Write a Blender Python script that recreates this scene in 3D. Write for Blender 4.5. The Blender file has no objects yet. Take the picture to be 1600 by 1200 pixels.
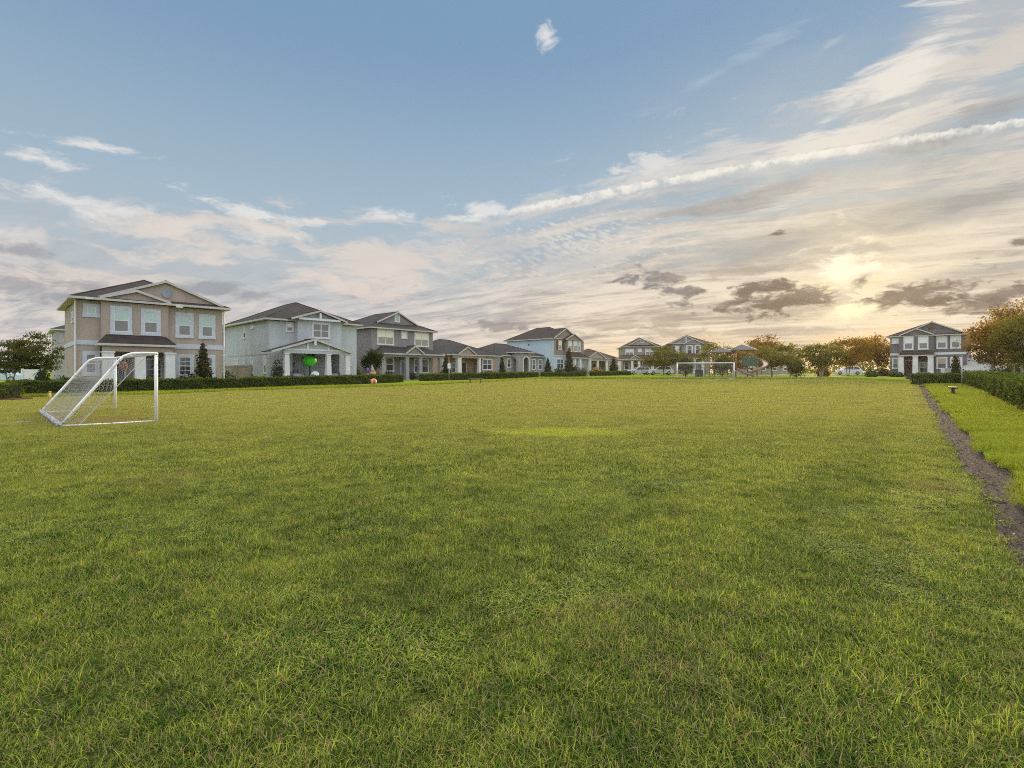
import bpy, bmesh, math, random
import numpy as np
from mathutils import Matrix, Vector
R = math.radians
scene = bpy.context.scene
col = scene.collection
EYE, HOR, F = 1.52, 582.0, 800.0        # eye height, horizon row and focal length measured on the 1600x1200 photograph

def gz(y):                               # the park's ground rises gently away from the camera
    return 0.0125 * min(max(y - 18.0, 0.0), 92.0)
def at(px, D, z=None):                   # a measured column at a depth -> a point on the ground
    return Vector(((px - 800.0) / F * D, D, gz(D) if z is None else z))
def zat(py, D):                          # height of a measured row at a depth
    return EYE + (HOR - py) / F * D
def lin(r, g, b):
    f = lambda c: (c / 12.92 if c <= .04045 else ((c + .055) / 1.055) ** 2.4)
    return (f(r / 255.), f(g / 255.), f(b / 255.))

# ---------------------------------------------------------------- materials
class NT:
    def __init__(s, tree): s.t = tree; s.n = tree.nodes; s.l = tree.links
    def put(s, sock, v):
        if v is None: return
        if isinstance(v, bpy.types.NodeSocket): s.l.new(v, sock)
        elif isinstance(v, (tuple, list)) and len(v) == 3 and sock.type == 'RGBA': sock.default_value = (*v, 1)
        else: sock.default_value = v
    def m(s, op, a, b=None, c=None, clamp=False):
        n = s.n.new('ShaderNodeMath'); n.operation = op; n.use_clamp = clamp
        for i, v in enumerate((a, b, c)): s.put(n.inputs[i], v)
        return n.outputs[0]
    def add(s, a, b): return s.m('ADD', a, b)
    def sub(s, a, b): return s.m('SUBTRACT', a, b)
    def mul(s, a, b): return s.m('MULTIPLY', a, b)
    def vm(s, op, a, b=None, sc=None):
        n = s.n.new('ShaderNodeVectorMath'); n.operation = op
        s.put(n.inputs[0], a)
        if b is not None: s.put(n.inputs[1], b)
        if sc is not None: s.put(n.inputs['Scale'], sc)
        return n.outputs['Value'] if op in ('DOT_PRODUCT', 'LENGTH') else n.outputs['Vector']
    def ss(s, x, a, b, lo=0., hi=1.):      # smoothstep
        n = s.n.new('ShaderNodeMapRange'); n.interpolation_type = 'SMOOTHSTEP'; n.clamp = True
        s.put(n.inputs[0], x)
        for i, v in enumerate((a, b, lo, hi)): s.put(n.inputs[i + 1], v)
        return n.outputs[0]
    def mix(s, f, a, b, mode='MIX'):
        n = s.n.new('ShaderNodeMix'); n.data_type = 'RGBA'; n.blend_type = mode
        n.clamp_factor = True
        s.put(n.inputs[0], f); s.put(n.inputs[6], a); s.put(n.inputs[7], b)
        return n.outputs[2]
    def noise(s, vec, scale, detail=3., rough=.5, dist=0., out=0):
        n = s.n.new('ShaderNodeTexNoise'); s.put(n.inputs['Vector'], vec)
        n.inputs['Scale'].default_value = scale; n.inputs['Detail'].default_value = detail
        n.inputs['Roughness'].default_value = rough; n.inputs['Distortion'].default_value = dist
        return n.outputs[out]
    def xyz(s, v):
        n = s.n.new('ShaderNodeSeparateXYZ'); s.put(n.inputs[0], v); return n.outputs
    def comb(s, x, y, z=0.):
        n = s.n.new('ShaderNodeCombineXYZ')
        for i, v in enumerate((x, y, z)): s.put(n.inputs[i], v)
        return n.outputs[0]

def new_mat(name):
    m = bpy.data.materials.new(name); m.use_nodes = True
    nt = NT(m.node_tree); p = m.node_tree.nodes['Principled BSDF']
    return m, nt, p
MATS = {}
def solid(name, c, rough=.6, var=.12, scale=3., bump=0., bscale=60., metal=0., spec=.4, streak=False):
    """a plain surface with a little unevenness in tone and relief"""
    if name in MATS: return MATS[name]
    m, nt, p = new_mat(name)
    tc = nt.n.new('ShaderNodeTexCoord').outputs['Object']
    v = nt.vm('MULTIPLY', tc, (1, 1, .25)) if streak else tc
    k = nt.noise(v, scale, 5., .6)
    a = tuple(x * (1 - var) for x in c); b = tuple(min(x * (1 + var), 1) for x in c)
    nt.put(p.inputs['Base Color'], nt.mix(nt.ss(k, .3, .7), a, b))
    p.inputs['Roughness'].default_value = rough; p.inputs['Metallic'].default_value = metal
    p.inputs['Specular IOR Level'].default_value = spec
    if bump:
        bn = nt.n.new('ShaderNodeBump'); bn.inputs['Strength'].default_value = bump; bn.inputs['Distance'].default_value = .02
        nt.put(bn.inputs['Height'], nt.noise(tc, bscale, 3.)); nt.l.new(bn.outputs[0], p.inputs['Normal'])
    MATS[name] = m; return m
def shingle(name, c):
    m, nt, p = new_mat(name)
    tc = nt.n.new('ShaderNodeTexCoord').outputs['Object']
    x, y, z = nt.xyz(tc)
    row = nt.m('FRACT', nt.mul(z, 7.5))
    cell = nt.comb(nt.m('FLOOR', nt.mul(nt.add(x, y), 3.2)), nt.m('FLOOR', nt.mul(z, 7.5)))
    wn = nt.n.new('ShaderNodeTexWhiteNoise'); nt.l.new(cell, wn.inputs[0])
    k = nt.add(nt.mul(wn.outputs[0], .5), nt.mul(nt.noise(tc, .8, 4.), .6))
    nt.put(p.inputs['Base Color'], nt.mix(k, tuple(q * .62 for q in c), tuple(q * 1.35 for q in c)))
    bn = nt.n.new('ShaderNodeBump'); bn.inputs['Strength'].default_value = .5; bn.inputs['Distance'].default_value = .03
    nt.put(bn.inputs['Height'], row); nt.l.new(bn.outputs[0], p.inputs['Normal'])
    p.inputs['Roughness'].default_value = .85; p.inputs['Specular IOR Level'].default_value = .25
    MATS[name] = m; return m
def glass(name, c, rough=.08):
    """a closed window: what is behind it (a blind, a dark room) under a reflecting pane"""
    m, nt, p = new_mat(name)
    tc = nt.n.new('ShaderNodeTexCoord').outputs['Object']
    k = nt.noise(tc, .9, 2.)
    slat = nt.ss(nt.m('SINE', nt.mul(nt.xyz(tc)[2], 110.)), -.4, .6)
    base = nt.mix(nt.mul(slat, .25), c, tuple(q * .7 for q in c))
    nt.put(p.inputs['Base Color'], nt.mix(nt.mul(nt.ss(k, .35, .7), .3), base, tuple(q * .65 for q in c)))
    p.inputs['Roughness'].default_value = .5; p.inputs['Specular IOR Level'].default_value = .5
    p.inputs['Coat Weight'].default_value = 1.; p.inputs['Coat Roughness'].default_value = rough
    MATS[name] = m; return m
def leafy(name, dark, light, dry=None, transl=.35, scale=1.2, dryat=.8):
    m, nt, p = new_mat(name)
    a = nt.n.new('ShaderNodeAttribute'); a.attribute_name = 'tint'
    pos = nt.n.new('ShaderNodeNewGeometry').outputs['Position']
    k = nt.add(nt.mul(a.outputs['Fac'], .7), nt.mul(nt.noise(pos, scale, 2.), .5))
    c = nt.mix(nt.ss(k, .2, .95), dark, light)
    if dry: c = nt.mix(nt.ss(a.outputs['Fac'], dryat, dryat + .08), c, dry)
    nt.put(p.inputs['Base Color'], c)
    p.inputs['Roughness'].default_value = .75; p.inputs['Specular IOR Level'].default_value = .08
    tr = nt.n.new('ShaderNodeBsdfTranslucent'); nt.put(tr.inputs[0], nt.mix(.5, c, (light[0] * 1.5, light[1] * 1.35, light[2]*.8)))
    mx = nt.n.new('ShaderNodeMixShader'); mx.inputs[0].default_value = transl
    nt.l.new(p.outputs[0], mx.inputs[1]); nt.l.new(tr.outputs[0], mx.inputs[2])
    nt.l.new(mx.outputs[0], nt.n['Material Output'].inputs[0])
    MATS[name] = m; return m

FASCIA = solid('stone_white_trim', (.50, .48, .45), .5, .08, 2.)
WHITE = solid('white_trim', (.67, .68, .69), .5, .06, 2.)
BLUEWHITE = solid('pale_blue_trim', (.50, .55, .62), .5, .06, 2.)
CREAM = solid('cream_trim', (.66, .62, .54), .5, .06, 2.)
TAN = solid('tan_stucco', (.395, .328, .278), .85, .07, 1.2, .35, 45., streak=True)
TANDK = solid('taupe_stucco', (.40, .34, .30), .85, .07, 1.2, .35, 45., streak=True)
BLUE = solid('powder_blue_stucco', (.475, .51, .535), .85, .09, 1.3, .35, 45., streak=True)
GREYW = solid('warm_grey_stucco', (.27, .245, .245), .85, .07, 1.3, .35, 45., streak=True)
PEACH = solid('peach_stucco', (.40, .29, .215), .85, .07, 1.3, .35, 45., streak=True)
LAV = solid('lavender_grey_stucco', (.32, .31, .325), .85, .07, 1.3, .35, 45., streak=True)
SKYW = solid('sky_blue_stucco', (.46, .57, .63), .85, .06, 1.3, .35, 45., streak=True)
SHAKE = solid('taupe_shakes', (.27, .225, .19), .85, .15, 6., .4, 25.)
SLATE = solid('slate_blue_stucco', (.15, .142, .168), .85, .08, 1.3, .35, 45., streak=True)
BEIGE = solid('beige_stucco', (.36, .31, .265), .85, .08, 1.3, .35, 45., streak=True)
ROOF = shingle('brown_shingles', (.042, .034, .032))
ROOFG = shingle('grey_shingles', (.044, .040, .040))
ROOFR = shingle('russet_shingles', (.075, .054, .042))
G_MINT = glass('mint_blind_glass', (.40, .55, .50))
G_GREY = glass('screened_glass', (.16, .16, .15))
G_DARK = glass('dark_glass', (.035, .04, .045))
G_CREAM = glass('cream_blind_glass', (.92, .86, .70))
G_TAN = glass('tan_blind_glass', (.36, .31, .22))
G_WHITE = glass('white_blind_glass', (.72, .76, .74))
DOORT = solid('teal_door_paint', (.12, .19, .22), .45)
DOORR = solid('dark_red_door_paint', (.13, .045, .035), .45)
DARKIN = solid('porch_shadow_paint', (.20, .17, .15), .8)
SHUT = solid('brown_shutter_paint', (.10, .055, .03), .6)
BRICK = solid('brown_stone', (.16, .11, .09), .9, .35, 14., .5, 20.)
CONC = solid('concrete', (.42, .40, .37), .9, .12, 3., .3, 40.)
METALW = solid('worn_white_paint', (.80, .80, .80), .4, .06, 6.)
NETM = solid('net_cord', (.47, .46, .46), .8)
TAPE = None
BLACK = solid('black_coated_metal', (.025, .025, .028), .5)
STEEL = solid('galvanised_steel', (.42, .43, .44), .45, metal=.6)
BARK = solid('grey_bark', (.16, .125, .10), .9, .3, 9., .6, 30.)
BARKP = solid('pale_bark', (.36, .30, .25), .9, .25, 7., .5, 30.)
MULCH = solid('mulch_ground', (.024, .017, .016), .95, .5, 14., .8, 60.)
# ---------------------------------------------------------------- mesh helpers
class MB:
    def __init__(s, M=None): s.v = []; s.f = []; s.M = M
    def raw(s, vs, fs):
        o = len(s.v)
        for p in vs:
            p = Vector(p); s.v.append(tuple(s.M @ p) if s.M is not None else tuple(p))
        s.f += [tuple(i + o for i in f) for f in fs]; return s
    def box(s, x0, x1, y0, y1, z0, z1):
        return s.raw([(x0,y0,z0),(x1,y0,z0),(x1,y1,z0),(x0,y1,z0),(x0,y0,z1),(x1,y0,z1),(x1,y1,z1),(x0,y1,z1)],
                     [(3,2,1,0),(4,5,6,7),(0,1,5,4),(1,2,6,5),(2,3,7,6),(3,0,4,7)])
    def taper(s, cx, cy, z0, z1, a0, b0, a1, b1):
        return s.raw([(cx-a0,cy-b0,z0),(cx+a0,cy-b0,z0),(cx+a0,cy+b0,z0),(cx-a0,cy+b0,z0),(cx-a1,cy-b1,z1),(cx+a1,cy-b1,z1),(cx+a1,cy+b1,z1),(cx-a1,cy+b1,z1)],
                     [(3,2,1,0),(4,5,6,7),(0,1,5,4),(1,2,6,5),(2,3,7,6),(3,0,4,7)])
    def ext(s, pts, d):                    # extrude a 3-D polygon by vector d
        n = len(pts); d = Vector(d); a = [Vector(p) for p in pts]
        fs = [tuple(range(n))[::-1], tuple(range(n, 2*n))] + [(i, (i+1) % n, n+(i+1) % n, n+i) for i in range(n)]
        return s.raw(a + [p + d for p in a], fs)
    def tube(s, pts, r, n=8, cap=True):
        pts = [Vector(p) for p in pts]; rs = r if isinstance(r, (list, tuple)) else [r]*len(pts)
        vs = []; fs = []
        up = None
        for i, p in enumerate(pts):
            t = (pts[min(i+1, len(pts)-1)] - pts[max(i-1, 0)]).normalized()
            if up is None: up = Vector((0,0,1)) if abs(t.z) < .9 else Vector((1,0,0))
            a = t.cross(up).normalized(); b = a.cross(t).normalized(); up = b
            for k in range(n):
                w = 2*math.pi*k/n; vs.append(p + (a*math.cos(w) + b*math.sin(w))*rs[i])
        for i in range(len(pts)-1):
            for k in range(n):
                fs.append((i*n+k, i*n+(k+1) % n, (i+1)*n+(k+1) % n, (i+1)*n+k))
        if cap: fs += [tuple(range(n))[::-1], tuple(range((len(pts)-1)*n, len(pts)*n))]
        return s.raw(vs, fs)
    def ball(s, c, rx, ry, rz, n=16, m=10, fn=None):
        c = Vector(c); vs = []; fs = []
        for i in range(m+1):
            th = math.pi*i/m
            for k in range(n):
                w = 2*math.pi*k/n
                d = Vector((math.sin(th)*math.cos(w), math.sin(th)*math.sin(w), math.cos(th)))
                q = fn(d, w) if fn else 1.
                vs.append(c + Vector((d.x*rx*q, d.y*ry*q, d.z*rz*q)))
        for i in range(m):
            for k in range(n): fs.append((i*n+k, (i+1)*n+k, (i+1)*n+(k+1) % n, i*n+(k+1) % n))
        return s.raw(vs, fs)
    def build(s, name, mat, parent=None, smooth=False, bevel=0.):
        me = bpy.data.meshes.new(name); me.from_pydata(s.v, [], s.f)
        bm = bmesh.new(); bm.from_mesh(me)
        bmesh.ops.remove_doubles(bm, verts=bm.verts, dist=1e-5)
        bmesh.ops.recalc_face_normals(bm, faces=bm.faces)
        bm.to_mesh(me); bm.free()
        if smooth: me.polygons.foreach_set('use_smooth', [True]*len(me.polygons))
        me.materials.append(mat)
        o = bpy.data.objects.new(name, me); col.objects.link(o)
        if parent: o.parent = parent
        if bevel:
            b = o.modifiers.new('edge', 'BEVEL'); b.width = bevel; b.segments = 2; b.limit_method = 'ANGLE'
        return o
def np_mesh(name, V, faces_k, mat, parent=None, tint=None):
    """V (N,3); faces_k list of (M,k) index arrays"""
    me = bpy.data.meshes.new(name)
    me.vertices.add(len(V)); me.vertices.foreach_set('co', np.asarray(V, np.float32).ravel())
    loops = np.concatenate([f.ravel() for f in faces_k]).astype(np.int32)
    tot = np.concatenate([np.full(len(f), f.shape[1], np.int32) for f in faces_k])
    st = np.concatenate([[0], np.cumsum(tot)[:-1]]).astype(np.int32)
    me.loops.add(len(loops)); me.loops.foreach_set('vertex_index', loops)
    me.polygons.add(len(tot)); me.polygons.foreach_set('loop_start', st); me.polygons.foreach_set('loop_total', tot)
    me.update(calc_edges=True); me.validate()
    if tint is not None:
        a = me.attributes.new('tint', 'FLOAT', 'POINT'); a.data.foreach_set('value', np.asarray(tint, np.float32))
    me.materials.append(mat)
    o = bpy.data.objects.new(name, me); col.objects.link(o)
    if parent: o.parent = parent
    return o
def tag(o, label=None, cat=None, group=None, kind=None):
    for k, v in (('label', label), ('category', cat), ('group', group), ('kind', kind)):
        if v: o[k] = v
    return o
def empty(name, loc, rz=0., **kw):
    o = bpy.data.objects.new(name, None); col.objects.link(o); o.empty_display_size = .3
    o.location = loc; o.rotation_euler = (0, 0, rz); return tag(o, **kw)
def copy_tree(o, parent=None):
    c = o.copy(); col.objects.link(c)
    if parent: c.parent = parent
    for ch in list(o.children): copy_tree(ch, c)
    return c
# ---------------------------------------------------------------- houses
def wr(pt, fr, ofr=None): return pt
class House:
    """root Empty at the left front corner; local x runs along the front, y towards the back"""
    def __init__(s, name, label, px, D, deg, z0=None, base=.12, **kw):
        p = at(px, D); p.z = (gz(D) if z0 is None else z0)
        s.root = empty(name, p, R(deg), label=label, cat='house', **kw)
        s.p = p; s.u = Vector((math.cos(R(deg)), math.sin(R(deg)), 0)); s.v = Vector((-math.sin(R(deg)), math.cos(R(deg)), 0))
        s.c = lambda zx, zy: (zx, zy)
        s.wall = MB(); s.up = MB(); s.trim = MB(); s.roof = MB(); s.fas = MB(); s.gab = MB()
    def zoom(s, ox, oy, sc): s.c = lambda zx, zy: (ox + zx/sc, oy + zy/sc); return s
    def P(s, zx, zy, yl=0.):              # measured point on the plane local y = yl -> local x, z
        px, py = s.c(zx, zy)
        d = Vector(((px-800)/F, 1, (HOR-py)/F)); o = Vector((0, 0, EYE))
        q = s.p + s.v*yl
        t = (q - o).dot(s.v) / d.dot(s.v)
        w = o + d*t - s.p
        return w.dot(s.u), w.z
    def Q(s, zx, zy, xl=0.):              # the same on the side plane local x = xl -> local y, z
        px, py = s.c(zx, zy)
        d = Vector(((px-800)/F, 1, (HOR-py)/F)); o = Vector((0, 0, EYE))
        q = s.p + s.u*xl
        t = (q - o).dot(s.u) / d.dot(s.u)
        w = o + d*t - s.p
        return w.dot(s.v), w.z
    def X(s, zx, yl=0.): return s.P(zx, 0, yl)[0]
    def Z(s, zx, zy, yl=0.): return s.P(zx, zy, yl)[1]
    def frame(s, M, x0, x1, z0, z1, tw, n, up, lo, trim, grid=False, sash=WHITE, single=False):
        """window in a frame M: x along the wall, y out of it"""
        b = MB(M)
        if tw > 0:
            b.box(x0, x1, -.02, .05, z1-tw, z1); b.box(x0-.03, x1+.03, -.02, .075, z0, z0+tw)
            b.box(x0, x0+tw, -.02, .05, z0+tw, z1-tw); b.box(x1-tw, x1, -.02, .05, z0+tw, z1-tw)
        else: tw = .0; b.box(x0-.03, x1+.03, -.02, .06, z0-.06, z0)
        w = b.build('window', trim, s.root)
        a, c, d, e = x0+tw, x1-tw, z0+tw, z1-tw
        sb = MB(M); k = (c-a)/n; zm = d+(e-d)*.5
        u_, l_ = MB(M), MB(M)
        for i in range(n):
            p, q = a+k*i, a+k*(i+1); t = .05
            sb.box(p, q, -.02, .035, e-t, e); sb.box(p, q, -.02, .035, d, d+t)
            sb.box(p, p+t, -.02, .035, d+t, e-t); sb.box(q-t, q, -.02, .035, d+t, e-t)
            if not single: sb.box(p+t, q-t, -.02, .032, zm-.035, zm+.035)
            if grid:
                xm = (p+q)/2; sb.box(xm-.014, xm+.014, -.02, .026, d+t, e-t)
                for zz in ((zm+e)/2, (zm+d)/2): sb.box(p+t, q-t, -.02, .024, zz-.014, zz+.014)
            u_.box(p+t, q-t, -.03, .012, (d+t if single else zm+.035), e-t)
            if not single: l_.box(p+t, q-t, -.03, .006, d+t, zm-.035)
        sb.build('sash', sash, w); u_.build('upper_pane' if not single else 'pane', up, w)
        if not single: l_.build('lower_pane', lo, w)
        return w
    def win(s, zx0, zy0, zx1, zy1, yl=0., tw=.16, n=1, up=G_MINT, lo=G_GREY, trim=WHITE, **k):
        zc = (zx0+zx1)/2
        x0, x1 = s.X(zx0, yl), s.X(zx1, yl); z1, z0 = s.Z(zc, zy0, yl), s.Z(zc, zy1, yl)
        M = Matrix.Translation((0, yl, 0)) @ Matrix(((1,0,0,0),(0,-1,0,0),(0,0,1,0),(0,0,0,1)))
        return s.frame(M, x0, x1, z0, z1, tw, n, up, lo, trim, **k)
    def swin(s, zx0, zy0, zx1, zy1, xl=0., tw=.1, n=1, up=G_WHITE, lo=G_DARK, trim=WHITE, **k):   # on the left side wall
        zc = (zx0+zx1)/2
        y0, y1 = s.Q(zx0, 0, xl)[0], s.Q(zx1, 0, xl)[0]; z1, z0 = s.Q(zc, zy0, xl)[1], s.Q(zc, zy1, xl)[1]
        if y0 > y1: y0, y1 = y1, y0
        M = Matrix.Translation((xl, 0, 0)) @ Matrix(((0,-1,0,0),(1,0,0,0),(0,0,1,0),(0,0,0,1)))
        return s.frame(M, y0, y1, z0, z1, tw, n, up, lo, trim, **k)
    def door(s, x0, x1, z0, z1, yl, mat, trim=WHITE):
        b = MB(); b.box(x0, x1, yl-.05, yl+.02, z0, z1)
        for (a, c) in ((.12,.42),(.5,.9)):
            for (e, f) in ((.12,.46),(.54,.88)):
                b.box(x0+(x1-x0)*e, x0+(x1-x0)*f, yl-.065, yl-.045, z0+(z1-z0)*a, z0+(z1-z0)*c)
        d = b.build('door', mat, s.root)
        t = MB(); t.box(x0-.12, x0-.002, yl-.07, yl+.02, z0, z1); t.box(x1+.002, x1+.12, yl-.07, yl+.02, z0, z1); t.box(x0-.12, x1+.12, yl-.07, yl+.02, z1+.002, z1+.14)
        t.build('door_frame', trim, d)
        MB().ball((x0+.09, yl-.11, z0+1.0), .035, .035, .035, 8, 6).build('handle', STEEL, d, True)
    def column(s, x, y, z0, z1, w0, w1=None, mat=WHITE, stone=0.):
        w1 = w0 if w1 is None else w1; b = MB()
        b.taper(x, y, z0+stone+.12, z1-.1, w0/2, w0/2, w1/2, w1/2)
        b.box(x-w1/2-.05, x+w1/2+.05, y-w1/2-.05, y+w1/2+.05, z1-.1, z1)
        b.box(x-w0/2-.05, x+w0/2+.05, y-w0/2-.05, y+w0/2+.05, z0+stone, z0+stone+.12)
        c = b.build('column', mat, s.root)
        if stone: MB().box(x-w0/2-.08, x+w0/2+.08, y-w0/2-.08, y+w0/2+.08, z0, z0+stone).build('pedestal', BRICK, c)
        return c
    def fascia_ring(s, x0, x1, y0, y1, z, h=.13, soffit=True):
        t = .045; f = s.fas
        f.box(x0-t, x1+t, y0-t, y0, z-h, z+.02); f.box(x0-t, x1+t, y1, y1+t, z-h, z+.02)
        f.box(x0-t, x0, y0, y1, z-h, z+.02); f.box(x1, x1+t, y0, y1, z-h, z+.02)
        if soffit: f.box(x0, x1, y0, y1, z-h+.02, z-h+.05)
    def hip(s, x0, x1, y0, y1, z, sl, fascia=True, soffit=True, ridge=None):
        w, d = x1-x0, y1-y0
        if w >= d: h = sl*d/2; a = (x0+d/2, (y0+y1)/2, z+h); b = (x1-d/2, (y0+y1)/2, z+h)
        else: h = sl*w/2; a = ((x0+x1)/2, y0+w/2, z+h); b = ((x0+x1)/2, y1-w/2, z+h)
        vs = [(x0,y0,z),(x1,y0,z),(x1,y1,z),(x0,y1,z),a,b]
        fs = [(0,1,5,4),(1,2,5),(2,3,4,5),(3,0,4),(3,2,1,0)] if w >= d else [(0,1,4),(1,2,5,4),(2,3,5),(3,0,4,5),(3,2,1,0)]
        s.roof.raw(vs, fs)
        if fascia: s.fascia_ring(x0, x1, y0, y1, z, soffit=soffit)
        cap = MB(); cap.tube([a, b], .07, 6)
        for c_, e in ((0, a), (1, b if w >= d else a), (2, b), (3, a if w >= d else b)): cap.tube([vs[c_], e], .06, 6)
        s.roof.v += [] ; s.roof.raw(cap.v, cap.f)
        return z+h
    def gable(s, x0, x1, yf, yb, z, apex, wy=None, rake=.12, wallz=None, wall=True, bmat=None):
        """front gable: ridge runs back from the apex; wy = plane of the pediment wall"""
        xm = (x0+x1)/2; t = .06
        for (xa, xb) in ((x0, xm), (x1, xm)):
            s.roof.ext([(xa,yf,z),(xb,yf,apex),(xb,yf,apex+t),(xa,yf,z+t)], (0, yb-yf, 0))
            s.fas.ext([(xa,yf-.05,z-rake+.02),(xb,yf-.05,apex-rake+.02),(xb,yf-.05,apex+t+.02),(xa,yf-.05,z+t+.02)], (0, .048, 0))
        s.roof.tube([(xm, yf, apex+t), (xm, yb, apex+t)], .06, 6)
        if wall:
            wy = yf+.3 if wy is None else wy; k = .06
            s.gab.ext([(x0+k,wy,z-.02),(x1-k,wy,z-.02),(xm,wy,apex-.03)], (0, max(.3, min(1., yb-wy)), 0))
    def pent(s, x0, x1, yf, yb, zf, zb, endcut=(.0, .0), fascia=True):
        """lean-to roof; endcut = how far the top edge is drawn in at each end (a hip)"""
        a, b = endcut
        vs = [(x0,yf,zf),(x1,yf,zf),(x1-b*0,yb,zf),(x0+a*0,yb,zf),(x0+a,yb,zb),(x1-b,yb,zb)]
        s.roof.raw(vs, [(0,1,5,4),(1,2,5),(0,4,3),(3,2,1,0),(4,5,2,3)])
        if fascia:
            t=.045; h=.13
            s.fas.box(x0-t, x1+t, yf-t, yf, zf-h, zf+.02); s.fas.box(x0-t, x0, yf, yb, zf-h, zf+.02); s.fas.box(x1, x1+t, yf, yb, zf-h, zf+.02)
            s.fas.box(x0, x1, yf, yb-.01, zf-h+.02, zf-h+.05)
    def beam(s, x0, x1, y0, y1, z0, z1, mat):
        return MB().box(x0, x1, y0, y1, z0, z1).build('porch_beam', mat, s.root)
    def floor(s, x0, x1, y0, y1, z):
        return MB().box(x0, x1, y0, y1, -.6, z).build('porch_floor', CONC, s.root)
    def done(s, wallm, roofm, trimm=FASCIA, upm=None, gabm=None, bandm=WHITE):
        s.wall.build('wall', wallm, s.root)
        if s.up.v: s.up.build('upper_wall', upm, s.root)
        for i in range(0, len(s.trim.v), 8):
            t = MB(); t.raw(s.trim.v[i:i+8], [tuple(k-i for k in f) for f in s.trim.f if i <= f[0] < i+8]); t.build('wall_band', bandm, s.root)
        r = s.roof.build('roof', roofm, s.root)
        if s.fas.v: s.fas.build('fascia', trimm, r)
        for i in range(0, len(s.gab.v), 6):
            t = MB(); t.raw(s.gab.v[i:i+6], [tuple(k-i for k in f) for f in s.gab.f if i <= f[0] < i+6]); t.build('gable', gabm or wallm, s.root)
        return s.root

def house_tan():
    h = House('house', 'tan two storey stucco house with a round gable vent, behind the nearer goal', 119.5, 35., 45.).zoom(100, 430, 6.154)
    W = h.X(1520); dp = 9.; yc = -.35
    ze = h.Z(120, 232)-.02                      # underside of the eaves
    xa, xb = h.X(355, yc), h.X(1005, yc)
    zs = h.Z(700, 690, yc)                      # porch ceiling
    h.wall.box(0, xa, 0, dp, -.6, ze); h.wall.box(xb, W, -.1, dp, -.6, ze)
    h.wall.box(xa, xb, yc, dp, zs, ze); h.wall.box(xa, xb, 1.2, dp, -.6, zs)
    o = .42
    h.hip(-o, W+o, -o-.25, dp+o, ze+.16, .46)
    zt = ze+.16
    yg = -o-.12
    gx1 = h.X(1565, yg); gap = h.P(993, 50, yg); gx0 = 2*gap[0]-gx1
    h.gable(gx0, gx1-.05, yg+.25, 4., zt+.10, gap[1]-.05, wy=yg+.42)
    yp = -o-.40
    sx0, sx1 = h.X(345, yp), h.X(1035, yp); sa = h.Z(705, 140, yp)
    h.gable(sx0, sx1, yp+.18, 3., zt+.06, sa-.05, wy=yp+.35)
    vx, vz = h.P(985, 175, yg+.42)
    v = MB(); n = 20
    v.ext([(vx+.3*math.cos(2*math.pi*i/n), yg+.36, vz+.34*math.sin(2*math.pi*i/n)) for i in range(n)], (0, .1, 0))
    v.build('round_vent', solid('vent_grey_paint', (.27, .32, .36), .6), h.root)
    T = dict(tw=.21, trim=BLUEWHITE)
    h.win(180, 275, 345, 405, 0., single=True, **T)
    h.win(445, 298, 655, 572, yc, **T); h.win(738, 325, 930, 582, yc, **T)
    h.win(1070, 360, 1245, 605, -.1, **T); h.win(1295, 378, 1455, 615, -.1, **T)
    h.win(175, 730, 345, 970, 0., lo=G_DARK, up=G_GREY, **T)
    h.win(1075, 760, 1250, 985, -.1, lo=G_DARK, up=G_GREY, grid=True, **T); h.win(1290, 765, 1455, 985, -.1, lo=G_DARK, up=G_GREY, grid=True, **T)
    h.trim.box(-.03, xa, -.05, .02, h.Z(220, 668), h.Z(220, 625)); h.trim.box(xb+.4, W+.03, -.15, -.08, h.Z(1300, 712, -.1), h.Z(1300, 668, -.1))
    h.trim.box(-.045, -.015, -.05, dp, h.Z(220, 668), h.Z(220, 625))
    # porch
    yf = -1.55
    zf = h.Z(330, 668, yf); x0, x1 = h.X(330, yf), h.X(1097, yf)
    h.pent(x0, x1, yf, yc-.01, zf+.1, h.Z(650, 578, yc), (.55, .55))
    h.beam(x0+.25, x1-.25, yf+.25, yf+.55, zf-.42, zf-.06, TAN)
    h.floor(xa-.1, xb+.2, yf+.1, 1.2, .14)
    for a, b in ((380, 465), (690, 765), (975, 1055)):
        xx = (h.X(a, yf+.4)+h.X(b, yf+.4))/2; h.column(xx, yf+.4, .14, zf-.42, .62)
    h.door(xa+.55, xa+1.5, .15, 2.3, 1.2, DOORT)
    xw = h.X(775, 1.2); h.frame(Matrix.Translation((0,1.2,0)) @ Matrix.Diagonal((1,-1,1,1)), xw, xw+1.15, .7, 2.4, .1, 1, G_GREY, G_DARK, WHITE, grid=True)
    MB().tube([(-.08,-.1,ze), (-.08,-.1,0.)], .055, 6).build('downspout', WHITE, h.root)
    d = MB(); d.tube([(W+.08,-.3,ze+.02), (W+.1,-.14,ze-.3), (W+.1,-.14,0)], .055, 6)
    d.build('downspout', WHITE, h.root)
    for zx, zy in ((240, 222), (1110, 305)):
        x, z = h.P(zx, zy, -o-.3); MB().box(x-.22, x+.22, -o-.42, -o-.31, z-.06, z+.05).build('floodlight', WHITE, h.root)
    h.swin(78, 350, 95, 460)
    return h.done(TAN, ROOF, gabm=TAN, bandm=BLUEWHITE)

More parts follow.
